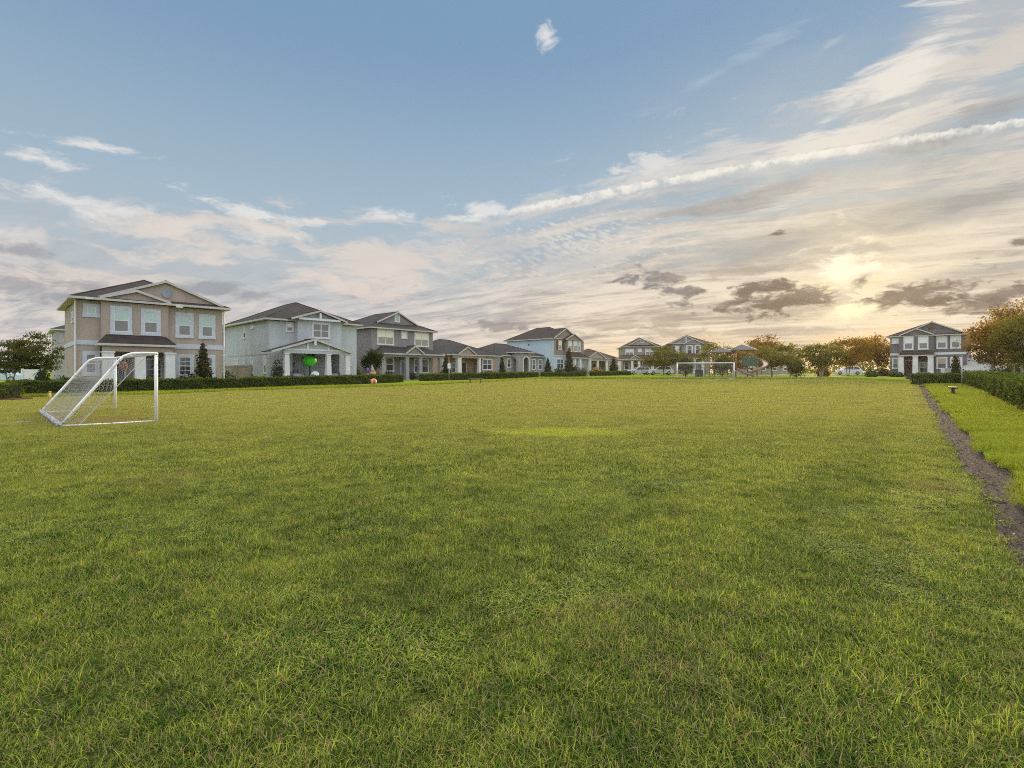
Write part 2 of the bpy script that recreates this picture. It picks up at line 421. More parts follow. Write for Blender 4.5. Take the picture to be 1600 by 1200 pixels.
def house_blue():
    h = House('house', 'powder blue two storey house with a gabled porch and green inflatable', 419.7, 47., 46.).zoom(340, 450, 5.333)
    W = h.X(1158); dp = 12.
    ze = h.Z(425, 268); o = .45; yb = -.7
    xb0, xb1 = h.X(668, yb), h.X(1035, yb)
    zc = h.Z(760, 545, 0.)
    h.wall.box(0, W, 0, dp, zc, ze); h.wall.box(xb0, xb1, yb, 0, zc, ze+.2)
    h.wall.box(0, xb0-.2, 0, dp, -.6, zc); h.wall.box(xb1+.1, W, 0, dp, -.6, zc); h.wall.box(xb0-.2, xb1+.1, 1.6, dp, -.6, zc)
    h.hip(-o, W+o, -o, dp+o, ze+.16, .47)
    yg = yb-.55
    gx0, gx1 = h.X(615, yg), h.X(1085, yg); ga = h.Z(868, 192, yg)
    h.gable(gx0, gx1, yg, 4., h.Z(612, 252, yg), ga, wy=yb-.02)
    t = MB(); zt = h.Z(868, 265, yg); t.box(gx0+.75, gx1-.75, yg+.02, yg+.12, zt-.1, zt+.1); t.box((gx0+gx1)/2-.09, (gx0+gx1)/2+.09, yg+.0, yg+.14, zt-.1, ga-.2)
    t.build('gable_truss', WHITE, h.root)
    h.win(567, 283, 632, 368, 0., tw=.1, up=G_WHITE, lo=G_GREY)
    h.win(783, 290, 937, 425, yb, tw=.14, n=2, up=G_GREY, lo=G_GREY)
    # porch
    yp = -2.7
    px0, px1 = h.X(448, yp-.3), h.X(1140, yp-.3); pa = h.Z(850, 430, yp-.3); pz = h.Z(448, 528, yp-.3)
    h.gable(px0, px1, yp-.3, yb-.01, pz, pa, wall=False)
    zb1, zb0 = h.Z(800, 515, yp), h.Z(800, 548, yp)
    xm = (px0+px1)/2
    bx0, bx1 = h.X(548, yp), h.X(1095, yp)
    h.gab.ext([(bx0,yp+.06,zb1),(bx1,yp+.06,zb1),(xm,yp+.06,pa-.12)], (0,.12,0))
    h.beam(bx0, bx1, yp-.05, yp+.3, zb0, zb1, BLUE)
    st = MB()
    for zx in (752, 925): x = h.X(zx, yp); st.box(x-.09, x+.09, yp-.03, yp+.05, zb1, zb1+.55)
    st.box(bx0+.1, bx1-.1, yp-.08, yp-.051, zb1-.1, zb1+.06); st.box(xm-.1, xm+.1, yp-.34, yp-.2, pa-.55, pa-.1)
    st.build('porch_truss', WHITE, h.root)
    for zx, sb in ((572, 0), (921, .0), (1077, .5)): h.column(h.X(zx, yp+.1), yp+.1, .14, zb0, .52, .38, stone=sb)
    h.floor(bx0-.2, bx1+.2, yp-.2, 1.6, .14)
    h.door(h.X(938, 1.6), h.X(938, 1.6)+.95, .15, 2.3, 1.6, G_DARK)
    x = h.X(610, 1.6); h.frame(Matrix.Translation((0,1.6,0)) @ Matrix.Diagonal((1,-1,1,1)), x, x+.9, .8, 2.3, .1, 1, G_GREY, G_DARK, WHITE)
    h.win(1090, 585, 1112, 650, 0., tw=.05, up=G_DARK, lo=G_DARK)
    for r in ((215,320,237,425), (278,575,300,715), (385,570,408,715), (205,585,230,685), (135,590,175,690)): h.swin(*r)
    h.swin(275, 305, 300, 345, single=True)
    h.trim.box(-.03, .0, -.05, dp, zc-.16, zc-.06)
    return h.done(BLUE, ROOF, gabm=BLUE, bandm=BLUE)

def house_grey():
    h = House('house', 'warm grey two storey house with cream lit blinds and a long front porch', 580.3, 60., 49.).zoom(540, 470, 5.333)
    W = h.X(727); dp = 11.; o = .45
    ze = h.Z(232, 232)
    h.wall.box(0, W, 0, dp, -.6, ze)
    h.hip(-o, W+o, -o, dp+o, ze+.16, .45)
    yg = .9
    gx0, gx1 = h.X(262, yg), h.X(605, yg); ga = h.Z(435, 95, yg)
    h.gable(gx0, gx1, yg, 6., h.Z(350, 185, yg), ga, wy=yg+.25)
    h.win(407, 110, 452, 180, yg+.25, tw=.1, up=G_MINT, single=True)
    C_ = dict(tw=.12, up=G_CREAM, lo=G_TAN)
    h.win(262, 235, 402, 370, 0., n=2, **C_); h.win(572, 262, 692, 385, 0., n=2, **C_); h.win(463, 253, 513, 318, 0., single=True, tw=.1, up=G_CREAM, lo=G_CREAM)
    yp = -2.1
    zf = h.Z(330, 435, yp); x0, x1 = h.X(305, yp), h.X(825, yp)
    h.pent(x0, x1, yp, -.01, zf, h.Z(440, 383, 0.), (1.2, 1.6))
    gx0, gx1 = h.X(503, yp-.1), h.X(658, yp-.1)
    h.gable(gx0, gx1, yp-.12, -.6, zf+.02, h.Z(580, 378, yp-.1), wy=yp+.02)
    h.beam(x0+.2, x1-.2, yp+.2, yp+.5, zf-.4, zf-.12, GREYW)
    for a in (307, 508, 618, 787): h.column(h.X(a, yp+.35), yp+.35, .12, zf-.4, .5, .4, mat=LAV)
    h.floor(x0+.1, x1-.1, yp, 0, .12)
    h.win(328, 468, 404, 592, 0., tw=.13, up=G_GREY, lo=G_DARK); h.win(568, 480, 612, 603, 0., tw=.12, up=G_GREY, lo=G_DARK); h.win(630, 482, 694, 605, 0., tw=.13, up=G_GREY, lo=G_DARK)
    x = h.X(462); h.door(x, x+.95, .13, 2.35, 0., DOORT)
    return h.done(GREYW, ROOFG, gabm=solid('sage_siding', (.25, .235, .225), .8))

def house_peach():
    h = House('house', 'single storey peach house with a dark red door and small porch gable', 676., 71., 47.).zoom(540, 470, 5.333)
    W = h.X(1252); dp = 11.; o = .4
    ze = h.Z(1150, 462)-.05
    xa, xb = h.X(868), h.X(1135)
    h.wall.box(0, xa, 0, dp, -.6, ze); h.wall.box(xb, W, 0, dp, -.6, ze); h.wall.box(xa, xb, 1.7, dp, -.6, ze)
    h.hip(-o, W+o+.6, -o, dp+o, ze+.17, .42)
    yg = -o-.5
    gx0, gx1 = h.X(943, yg), h.X(1092, yg)
    h.gable(gx0, gx1, yg, 1.5, ze+.22, h.Z(1022, 385, yg), wy=yg+.15)
    h.fascia_ring(xa-.2, xb+.1, yg, 0., ze+.15)
    h.beam(xa, xb, yg+.15, yg+.45, ze-.33, ze-.03, PEACH)
    for a, w in ((940, .75), (1111, .5)): h.column(h.X(a, yg+.3), yg+.3, .12, ze-.33, w, w*.82)
    h.floor(xa, xb, yg, 1.7, .12)
    h.win(872, 476, 917, 562, 1.7-1.7, tw=.12, up=G_GREY, lo=G_DARK) if False else None
    M = Matrix.Translation((0,1.7,0)) @ Matrix.Diagonal((1,-1,1,1))
    x = h.X(880, 1.7); h.frame(M, x, x+1., .75, 2.35, .12, 1, G_GREY, G_DARK, WHITE)
    x = h.X(960, 1.7); h.door(x, x+1., .13, 2.35, 1.7, DOORR)
    h.win(1138, 483, 1222, 580, 0., tw=.14, n=2, up=G_GREY, lo=G_DARK)
    h.win(770, 480, 810, 575, 0., tw=.12, up=G_GREY, lo=G_DARK)
    return h.done(PEACH, ROOFG, gabm=PEACH)

def house_arch():
    h = House('house', 'single storey lavender grey house with a tall arched entry', 776., 83., 46.).zoom(540, 470, 5.333)
    h.p = h.root.location.copy()
    W = h.X(1658); dp = 10.; o = .4
    ze = h.Z(1330, 462)-.05
    xl = h.X(1235)
    xe0, xe1 = h.X(1385), h.X(1545); ye = -1.5
    zt = h.Z(1450, 436, ye)
    h.wall.box(xl, W, 0, dp, -.6, ze)
    h.hip(xl-o, W+o, -o, dp+o, ze+.17, .42)
    # entry block with an arched opening in its front
    xe0, xe1 = h.X(1440, ye), h.X(1548, ye)
    ac, r = (h.X(1483, ye)+h.X(1525, ye))/2, (h.X(1525, ye)-h.X(1483, ye))/2
    zsp = h.Z(1504, 470, ye)-r
    def arch_wall(x0, x1, c, r, y0, y1, zs, ztop, mb, swap=False):
        n = 12; arc = [(c-r*math.cos(math.pi*i/n), zs+r*math.sin(math.pi*i/n)) for i in range(n+1)]
        def pt(x, y, z): return (y, x, z) if swap else (x, y, z)
        def quad(poly):
            mb.ext([pt(x, y0, z) for x, z in poly], pt(0, y1-y0, 0))
        quad([(x0,-.6),(c-r,-.6),(c-r,zs),(x0,zs)]); quad([(c+r,-.6),(x1,-.6),(x1,zs),(c+r,zs)])
        for i in range(n):
            a, b = arc[i], arc[i+1]; quad([(a[0],a[1]),(b[0],b[1]),(b[0],ztop),(a[0],ztop)])
        quad([(x0,zs),(c-r,zs),(c-r,ztop),(x0,ztop)]); quad([(c+r,zs),(x1,zs),(x1,ztop),(c+r,ztop)])
    arch_wall(xe0, xe1, ac, r, ye, ye+.25, zsp, zt, h.wall)
    arch_wall(ye+.25, 0., ye+.9, .45, xe0, xe0+.2, zsp, zt, h.wall, True)
    h.wall.box(xe1-.2, xe1, ye+.25, 0, -.6, zt); h.wall.box(xe0+.2, xe1-.2, .0, .2, ze+.1, zt)
    h.hip(xe0-o, xe1+o, ye-o, 3.5, zt+.17, .42)
    tr = MB(); n = 12
    for i in range(n):
        a, b = math.pi*i/n, math.pi*(i+1)/n
        tr.ext([(ac-q*math.cos(w), ye-.06, zsp+q*math.sin(w)) for q, w in ((r, a), (r+.22, a), (r+.22, b), (r, b))], (0, .055, 0))
    for q in (-1, 1): tr.box(ac+q*(r+.11)-.11, ac+q*(r+.11)+.11, ye-.06, ye-.005, -.2, zsp)
    tr.build('arch_trim', CREAM, h.root)
    h.door(ac-.5, ac+.5, .1, 2.2, -.02, DOORT)
    h.win(1343, 480, 1377, 558, 0., tw=.13, up=G_GREY, lo=G_DARK)
    h.win(1552, 485, 1582, 578, 0., tw=.13, up=G_GREY, lo=G_DARK); h.win(1606, 485, 1638, 578, 0., tw=.13, up=G_GREY, lo=G_DARK)
    return h.done(LAV, ROOFG)

def house_sky():
    h = House('house', 'pale sky blue two storey house with brown shakes and shutters on its front', 865., 90., 46.).zoom(780, 490, 5.333)
    W = h.X(682); dp = h.Q(62, 300)[0]; o = .4
    ze = h.Z(458, 212)-.02
    zb = h.Z(458, 345)
    h.wall.box(0, W, 0, dp, -.6, zb)
    h.wall.box(0, W, .12, dp, zb, ze)
    h.up.box(.04, W, -.03, .115, zb, ze)
    xm = h.X(562, -.6); h.up.box(xm, W+.02, -.6, -.035, zb, ze)
    h.wall.box(xm, W, -.6, 0, -.6, zb)
    h.trim.box(-.03, W+.03, -.07, .0, zb-.18, zb-.01); h.trim.box(-.03, .03, -.06, .12, zb, ze); h.trim.box(xm-.03, W+.04, -.66, -.605, zb-.18, zb-.01)
    apex = h.hip(-o, W+o, -o+.2, dp+o, ze+.16, .55)
    yg = -o
    gx0, gx1 = h.X(455, yg), h.X(662, yg)
    h.gable(gx0, gx1, yg, 4., ze+.12, h.Z(560, 123, yg), wy=yg+.2)
    yq = -.6-o
    gx0, gx1 = h.X(556, yq), h.X(698, yq)
    h.gable(gx0, gx1, yq, 2., ze-.02, h.Z(618, 170, yq), wy=yq+.2)
    h.win(492, 222, 522, 305, -.03, tw=.08, up=G_CREAM, lo=G_TAN)
    sh = MB()
    for a, b in ((476, 490), (524, 545)): sh.box(h.X(a), h.X(b), -.09, -.031, h.Z(500, 300), h.Z(500, 226))
    sh.build('shutter', SHUT, h.root)
    for a, b in ((575, 606), (617, 651), (660, 677)): h.win(a, 222, b, 318, -.6, tw=.1, up=G_WHITE, lo=G_TAN)
    h.win(478, 376, 537, 458, 0., tw=.1, n=2, up=G_GREY, lo=G_DARK)
    y, z = h.Q(247, 258)
    MB().ball((-.05, y, z), .08, .16, .2, 10, 6).build('wall_vent', solid('vent_dark_paint', (.05,.06,.07), .6), h.root)
    # porch to the right
    yp = -2.2
    zf = h.Z(690, 368, yp); x0, x1 = h.X(610, yp), h.X(770, yp)
    h.pent(x0, x1, yp, -.61, zf, zf+1.0, (.4, 1.2))
    for a in (628, 672, 750): h.column(h.X(a, yp+.3), yp+.3, .12, zf-.17, .5, .4)
    h.floor(x0, x1, yp, -.6, .12)
    return h.done(SKYW, ROOFR if False else ROOF, upm=SHAKE, gabm=SHAKE, bandm=SKYW)

def house_low():
    h = House('house', 'single storey beige house with a pedimented porch beside the sky blue house', 915., 103., 30.).zoom(780, 490, 5.333)
    W = h.X(990); dp = 9.; o = .4
    ze = h.Z(800, 380)
    xa, xb = h.X(750), h.X(905)
    h.wall.box(0, xa, 0, dp, -.6, ze); h.wall.box(xb, W, 0, dp, -.6, ze); h.wall.box(xa, xb, 1.8, dp, -.6, ze)
    h.hip(-o, W+o, -o, dp+o, ze+.16, .46)
    yg = -o-.4
    h.gable(h.X(742, yg), h.X(893, yg), yg, 4., ze+.2, h.Z(790, 314, yg), wy=yg+.2)
    h.beam(xa-.1, xb+.1, yg+.15, yg+.45, ze-.35, ze-.05, BEIGE)
    for a in (755, 818, 893): h.column(h.X(a, yg+.3), yg+.3, .12, ze-.35, .5, .42, mat=CREAM)
    h.floor(xa, xb, yg, 1.8, .12)
    h.door(xa+2.2, xa+3.2, .13, 2.3, 1.8, DOORR)
    h.frame(Matrix.Translation((0,1.8,0)) @ Matrix.Diagonal((1,-1,1,1)), xa+.5, xa+1.7, .8, 2.3, .12, 1, G_GREY, G_DARK, WHITE)
    return h.done(BEIGE, ROOFR, gabm=BEIGE)

def house_far_grey():
    h = House('house', 'grey two storey house with a front gable beyond the two parked cars', 973.5, 116., -6.).zoom(780, 490, 5.333)
    W = h.X(1345); dp = 10.; o = .45
    ze = h.Z(1180, 282)
    h.wall.box(0, W, 0, dp, -.6, ze)
    h.hip(-o, W+o, -o, dp+o, ze+.16, .5)
    yg = -o+.1
    h.gable(h.X(1085, yg), h.X(1292, yg), yg, 5., ze+.6, h.Z(1190, 208, yg), wy=yg+.2)
    h.win(1178, 218, 1208, 242, yg+.2, tw=.06, single=True, up=G_GREY)
    C_ = dict(tw=.14, up=G_WHITE, lo=G_GREY)
    h.win(1050, 293, 1122, 354, 0., n=2, **C_); h.win(1217, 287, 1292, 348, 0., n=2, **C_); h.win(1155, 290, 1187, 322, 0., single=True, tw=.1, up=G_WHITE)
    yp = -2.2; zf = h.Z(1130, 380, yp); x0, x1 = h.X(985, yp), h.X(1300, yp)
    h.pent(x0, x1, yp, -.01, zf, zf+1.05, (1., 1.))
    h.gable(h.X(1090, yp-.1), h.X(1180, yp-.1), yp-.12, -.6, zf+.03, h.Z(1135, 346, yp), wy=yp+.05)
    h.beam(x0+.2, x1-.2, yp+.2, yp+.5, zf-.4, zf-.12, GREYW)
    for a in (1004, 1107, 1165, 1277): h.column(h.X(a, yp+.3), yp+.3, .12, zf-.4, .6, .5, mat=CREAM)
    h.floor(x0+.1, x1-.1, yp, 0, .12)
    h.win(1040, 400, 1085, 470, 0., tw=.14, up=G_GREY, lo=G_DARK); h.win(1190, 400, 1235, 470, 0., tw=.14, up=G_GREY, lo=G_DARK)
    x = h.X(1125); h.door(x, x+1., .13, 2.35, 0., DOORR)
    return h.done(solid('greige_stucco', (.30, .265, .24), .85, .07, 1.3, .35, 45.), ROOFR)

def house_far_gable():
    h = House('house', 'two storey grey house with twin front gables standing behind the far goal', 1051., 110., -8.).zoom(980, 490, 5.333)
    W = h.X(680); dp = 12.; o = .45
    ze = h.Z(500, 255)
    h.wall.box(0, W, 0, dp, -.6, ze)
    yb = -.7; xb0, xb1 = h.X(470, yb), h.X(640, yb)
    h.wall.box(xb0, xb1, yb, 0, -.6, ze)
    h.hip(-o, W+o, -o+.2, dp+o, ze+.16, .48)
    yg = -o
    h.gable(h.X(352, yg), h.X(632, yg), yg, 5., ze+.12, h.Z(490, 184, yg), wy=yg+.2)
    yq = yb-o
    h.gable(h.X(465, yq), h.X(645, yq), yq, 3., ze-.02, h.Z(543, 212, yq), wy=yq+.2)
    st = MB(); x, z = h.P(490, 215, yg+.2); st.box(x-.1, x+.1, yg+.1, yg+.19, ze+.1, z+.6); st.build('gable_post', WHITE, h.root)
    T = dict(tw=.2, trim=WHITE, up=G_GREY, lo=G_DARK)
    h.win(492, 262, 546, 342, yb, **T); h.win(562, 258, 612, 338, yb, **T); h.win(398, 272, 434, 338, 0., tw=.1, up=G_WHITE, lo=G_TAN)
    sh = MB()
    for a, b in ((383, 396), (436, 449)): sh.box(h.X(a), h.X(b), -.07, .02, h.Z(416, 336), h.Z(416, 274))
    sh.build('shutter', SHUT, h.root)
    yp = -2.6; zf = h.Z(540, 371, yp); x0, x1 = h.X(455, yp), h.X(640, yp)
    h.pent(x0, x1, yp, yb-.01, zf, zf+1.1, (.6, .6))
    for a in (465, 560, 630): h.column(h.X(a, yp+.3), yp+.3, .12, zf-.17, .55, .45)
    h.floor(x0, x1, yp, yb, .12)
    x = h.X(585, yb); h.door(x, x+1.1, .13, 2.4, yb, DOORT)
    h.win(480, 395, 530, 470, yb, tw=.14, up=G_GREY, lo=G_DARK)
    return h.done(solid('cool_grey_stucco', (.29, .275, .27), .85, .07, 1.3, .35, 45.), ROOFR, gabm=GREYW)

def house_slate():
    h = House('house', 'slate blue two storey house with white blinds at the right end of the park', 1391., 82., -45.).zoom(1360, 460, 6.667)
    W = h.X(995); dp = 10.; o = .45; yc = -.4
    ze = h.Z(205, 452)
    xa, xb = h.X(300, yc), h.X(662, yc)
    zs = h.Z(480, 640, yc)
    h.wall.box(0, xa, 0, dp, -.6, ze); h.wall.box(xb, W, 0, dp, -.6, ze); h.wall.box(xa, xb, yc, dp, zs, ze); h.wall.box(xa, xb, 1.3, dp, -.6, zs)
    h.hip(-o, W+o, -o, dp+o, ze+.16, .46)
    yg = -o+.05
    gx1, gap = h.X(985, yg), h.P(640, 285, yg); gx0 = 2*gap[0]-gx1
    h.gable(gx0, gx1, yg, 5., ze+.35, gap[1], wy=yg+.2)
    yq = -o-.3
    h.gable(h.X(300, yq), h.X(660, yq), yq, 3., ze+.25, h.Z(482, 355, yq), wy=yq+.2)
    x, z = h.P(635, 345, yg+.2); MB().box(x-.35, x+.35, yg+.12, yg+.19, z-.25, z+.25).build('gable_vent', SHUT, h.root)
    T = dict(tw=.15, up=G_WHITE, lo=G_GREY)
    h.win(222, 452, 300, 515, 0., tw=.1, single=True, up=G_WHITE)
    h.win(345, 440, 450, 580, yc, **T); h.win(495, 438, 605, 576, yc, **T); h.win(688, 432, 802, 568, 0., **T); h.win(832, 425, 945, 565, 0., **T)
    h.win(225, 660, 298, 775, 0., tw=.13, up=G_GREY, lo=G_DARK); h.win(688, 655, 802, 778, 0., tw=.14, up=G_TAN, lo=G_DARK); h.win(832, 650, 950, 775, 0., tw=.14, up=G_TAN, lo=G_DARK)
    h.trim.box(xb, W+.03, -.05, .02, h.Z(800, 626), h.Z(800, 603)); h.trim.box(-.03, xa, -.05, .02, h.Z(250, 636), h.Z(250, 615))
    yf = -1.5; zf = h.Z(470, 640, yf); x0, x1 = h.X(285, yf), h.X(665, yf)
    h.pent(x0, x1, yf, yc-.01, zf+.1, h.Z(480, 585, yc), (.3, .3))
    for a in (322, 470, 628): h.column(h.X(a, yf+.35), yf+.35, .12, zf-.08, .7, .62)
    h.floor(xa, xb, yf, 1.3, .12)
    x = h.X(350, 1.3); h.door(x, x+1.3, .13, 2.6, 1.3, DOORR)
    x = h.X(505, 1.3); h.frame(Matrix.Translation((0,1.3,0)) @ Matrix.Diagonal((1,-1,1,1)), x, x+1.3, .6, 2.4, .12, 1, G_TAN, G_DARK, WHITE)
    # white garage annex running back at the right
    g = MB(); g.box(W+.01, W+4.2, 1.5, 7., -.6, 3.2); g.build('garage', WHITE, h.root)
    g = MB(); g.box(W+1.2, W+3.8, 1.42, 1.52, 2.05, 2.75); g.build('garage_window', G_DARK, h.root)
    return h.done(SLATE, ROOF, gabm=SLATE)

def house_plain(label, px, D, deg, W, dp, stor, wallm, roofm, winpx=()):
    h = House('house', label, px, D, deg)
    ze = 5.9 if stor == 2 else 3.1; o = .4
    h.wall.box(0, W, 0, dp, -.8, ze); h.hip(-o, W+o, -o, dp+o, ze+.16, .42)
    M = Matrix.Diagonal((1,-1,1,1))
    for x in np.arange(1.2, W-1.4, 2.6):
        for z in ((.8, 3.8) if stor == 2 else (.8,)):
            h.frame(M, x, x+1.15, z, z+1.45, .12, 1, G_WHITE, G_DARK, WHITE)
    h.trim.box(-.03, W+.03, -.05, .01, 3.0 if stor == 2 else .2, 3.2 if stor == 2 else .35)
    return h.done(wallm, roofm)
house_tan(); house_blue(); house_grey(); house_peach(); house_arch(); house_sky(); house_low(); house_far_grey(); house_far_gable(); house_slate()
house_plain('pale grey two storey house glimpsed behind the dark tree left of the tan house', 86., 60., 44., 9., 8., 2, solid('pale_grey_stucco', (.38,.37,.37), .85), ROOFG)
house_plain('dim grey house in the gap between the tan and blue houses', 346., 64., 44., 9., 9., 2, GREYW, ROOFG)
house_plain('pale stucco house behind the playground roofs', 1163., 128., -10., 11., 8., 2, BEIGE, ROOFG)
# ---------------------------------------------------------------- ground sheets
def sheet(name, poly, mat, dz, thick=0., step=None):
    """flat polygon laid on the terrain dz above it, cut where the slope changes"""
    bm = bmesh.new(); vs = [bm.verts.new((x, y, 0)) for x, y in poly]; bm.faces.new(vs)
    for yy in (18., 110.):
        bmesh.ops.bisect_plane(bm, geom=bm.verts[:]+bm.edges[:]+bm.faces[:], plane_co=(0, yy, 0), plane_no=(0, 1, 0))
    bmesh.ops.triangulate(bm, faces=bm.faces)
    if thick:
        r = bmesh.ops.extrude_face_region(bm, geom=bm.faces[:])
        new = set(v for v in r['geom'] if isinstance(v, bmesh.types.BMVert))
    for v in bm.verts: v.co.z = gz(v.co.y) + dz - (thick if thick and v not in new else 0)
    bmesh.ops.recalc_face_normals(bm, faces=bm.faces)
    me = bpy.data.meshes.new(name); bm.to_mesh(me); bm.free(); me.materials.append(mat)
    o = bpy.data.objects.new(name, me); col.objects.link(o); return o
def spot(nt, pos, cx, cy, rx, ry):        # a soft patch of ground: 1 in its middle, 0 at its rim
    q = nt.vm('MULTIPLY', nt.vm('SUBTRACT', pos, (cx, cy, 0.)), (1/rx, 1/ry, 0.))
    return nt.ss(nt.add(nt.vm('LENGTH', q), nt.mul(nt.sub(nt.noise(pos, 1.3, 3.), .5), 1.1)), 1., .35)
def turf_tone(nt, pos):
    big = nt.noise(pos, .12, 4., .6); mid = nt.noise(pos, .9, 4., .65)
    px, py, pz = nt.xyz(pos)
    across = nt.sub(nt.mul(px, .79), nt.mul(py, .61))                  # mower passes run along the mulch strip
    wob = nt.add(across, nt.mul(mid, .5))
    stripe = nt.mul(nt.m('SINE', nt.mul(wob, 3.3)), nt.mul(.030, nt.ss(across, -9., -1.)))
    k = nt.add(nt.add(nt.add(nt.mul(big, .26), .16), nt.mul(mid, .40)), stripe)
    k = nt.add(k, nt.mul(nt.sub(nt.noise(pos, 3.6, 3., .6), .5), .42))
    return big, mid, nt.add(k, nt.mul(spot(nt, pos, 1.2, 12.9, 2.3, 1.25), .20))
YELLOWSPOT = (1.2, 12.9, 2.1, 1.1)
def dryness(nt, pos):
    d = nt.add(nt.noise(nt.vm('ADD', pos, (31., 7., 0.)), .45, 5., .68), nt.mul(nt.noise(pos, 2.6, 3.), .25))
    return nt.m('MAXIMUM', nt.ss(d, .72, .90), nt.mul(spot(nt, pos, -13.2, 16.4, 2.6, 2.2), .8))
def turf(name, g1, g2, dryc, dry_amt, soil=None, far=None):
    m, nt, p = new_mat(name)
    pos = nt.n.new('ShaderNodeNewGeometry').outputs['Position']
    big, mid, k = turf_tone(nt, pos)
    fine = nt.noise(pos, 14., 4., .7); vf = nt.noise(pos, 60., 3., .7)
    k = nt.add(k, nt.mul(fine, .3))
    c = nt.mix(nt.ss(k, .42, .78), g1, g2)
    c = nt.mix(nt.mul(dryness(nt, pos), dry_amt), c, dryc)
    if far: c = nt.mix(nt.ss(nt.add(nt.xyz(pos)[1], nt.mul(nt.sub(mid, .5), 16.)), 2., 24.), c, nt.mix(.62, c, far))  # golden grazing light painted into the turf colour, growing with distance
    c = nt.mix(nt.mul(spot(nt, pos, *YELLOWSPOT), .6), c, (.36, .44, .04))
    if soil: c = nt.mix(nt.ss(vf, .62, .40), c, soil)
    nt.put(p.inputs['Base Color'], c); p.inputs['Roughness'].default_value = 1.; p.inputs['Specular IOR Level'].default_value = 0.
    bn = nt.n.new('ShaderNodeBump'); bn.inputs['Strength'].default_value = .5; bn.inputs['Distance'].default_value = .03
    nt.put(bn.inputs['Height'], nt.add(fine, nt.mul(vf, .6))); nt.l.new(bn.outputs[0], p.inputs['Normal'])
    MATS[name] = m; return m
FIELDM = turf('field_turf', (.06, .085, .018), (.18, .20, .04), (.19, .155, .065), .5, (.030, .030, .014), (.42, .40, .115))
LAWNM = turf('lawn_turf', (.14, .20, .02), (.24, .29, .03), (.25, .25, .05), .3)
bound = [(-60, 26.), (-28.2, 28.5), (-21.7, 31.5), (-19.8, 36), (-15.5, 39.2), (-13.3, 41), (-9.3, 45), (-3., 56), (3.5, 69.2), (6.5, 70.3), (14.6, 70.), (42., 70.), (43.6, 64), (43.4, 56), (39.9, 50.2)]
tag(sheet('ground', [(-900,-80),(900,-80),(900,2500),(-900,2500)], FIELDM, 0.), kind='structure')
tag(sheet('lawn', bound + [(70, 88), (300, 120), (300, 900), (-300, 900), (-300, 26)], LAWNM, .05, .2), kind='structure')
mulL = lambda y: 36.2 + (y-45.5)/1.29
mul_l = []; mul_r = []
rg = random.Random(4)
for i in range(46):
    y = -2. + i*1.14
    x = mulL(y); w = .31 + .05*math.sin(i*1.7) + rg.uniform(-.04, .05)
    mul_l.append((x - .04 + rg.uniform(-.06, .06), y)); mul_r.append((x + w*1.25, y - w*.55))
tag(sheet('mulch_strip', mul_l + mul_r[::-1], MULCH, .004), kind='structure')
lawnr = mul_r + [(60, 52), (90, 60), (200, 40), (200, -30), (2, -6)]
tag(sheet('lawn', lawnr, LAWNM, .05, .2), kind='structure')
tag(sheet('mulch_bed', [(-34,26.4),(-29.,25.4),(-25.6,25.9),(-25.3,27),(-26.2,28.),(-34,28.4)], solid('red_mulch', (.10,.035,.03), .95, .5, 14., .8, 50.), .056), kind='structure')
# road, driveway and pavement at the far right, beyond the trees
tag(sheet('road', [(44, 96), (120, 84), (122, 93), (46, 106)], solid('asphalt', (.05,.05,.05), .9, .2, 2., .3, 50.), .054), kind='structure')
tag(sheet('pavement', [(38, 86), (76, 80), (76.5, 83), (38.5, 89.5)], CONC, .058), kind='structure')
tag(sheet('playground_surface', [(24, 74), (38, 73.5), (40, 84), (25, 86)], solid('playground_bark', (.17,.12,.085), .95, .4, 8., .6, 30.), .058), kind='structure')

# ---------------------------------------------------------------- leaves
def leaf_quads(rs, C, N, size, asp=.55):
    """one rhombic leaf per centre, facing N roughly"""
    n = len(C)
    N = N / np.maximum(np.linalg.norm(N, axis=1, keepdims=True), 1e-6)
    a = rs.normal(size=(n, 3)); a -= (a*N).sum(1, keepdims=True)*N; a /= np.linalg.norm(a, axis=1, keepdims=True)
    b = np.cross(N, a)
    L = (size*rs.uniform(.6, 1.3, n))[:, None]
    bend = N*L*.18
    V = np.stack([C - a*L, C - b*L*asp + bend, C + a*L, C + b*L*asp + bend], 1).reshape(-1, 3)
    Fq = np.arange(n*4).reshape(n, 4)
    return V, Fq
def foliage(name, rs, C, N, size, mat, parent, tint, asp=.55):
    V, Fq = leaf_quads(rs, C, N, size, asp)
    return np_mesh(name, V, [Fq], mat, parent, np.repeat(tint, 4))
LEAF_DK = leafy('dark_leaves', (.020, .035, .010), (.055, .085, .020))
LEAF_OAK = leafy('oak_leaves', (.035, .046, .011), (.10, .11, .024), transl=.4)
LEAF_LT = leafy('light_leaves', (.05, .065, .012), (.12, .13, .025), transl=.4)
LEAF_OR = leafy('backlit_leaves', (.095, .070, .012), (.28, .165, .026), transl=.6)  # orange of the low sun's backlight and glare painted into the leaf colour
LEAF_OL = leafy('olive_leaves', (.06, .072, .013), (.185, .175, .028), transl=.5)
LEAF_MAG = leafy('magnolia_leaves', (.018, .030, .010), (.04, .06, .018), (.10, .05, .025), .2, 2., .72)
LEAF_HEDGE = leafy('hedge_leaves', (.045, .072, .012), (.115, .155, .024), None, .25, 1.6)
LEAF_GREY = leafy('grey_green_leaves', (.06, .075, .05), (.13, .15, .11), None, .25)
LEAF_YEL = leafy('yellow_green_leaves', (.09, .11, .015), (.20, .20, .03), None, .3)
INNER = solid('twig_shade', (.022, .024, .010), .95, .3, 6.)

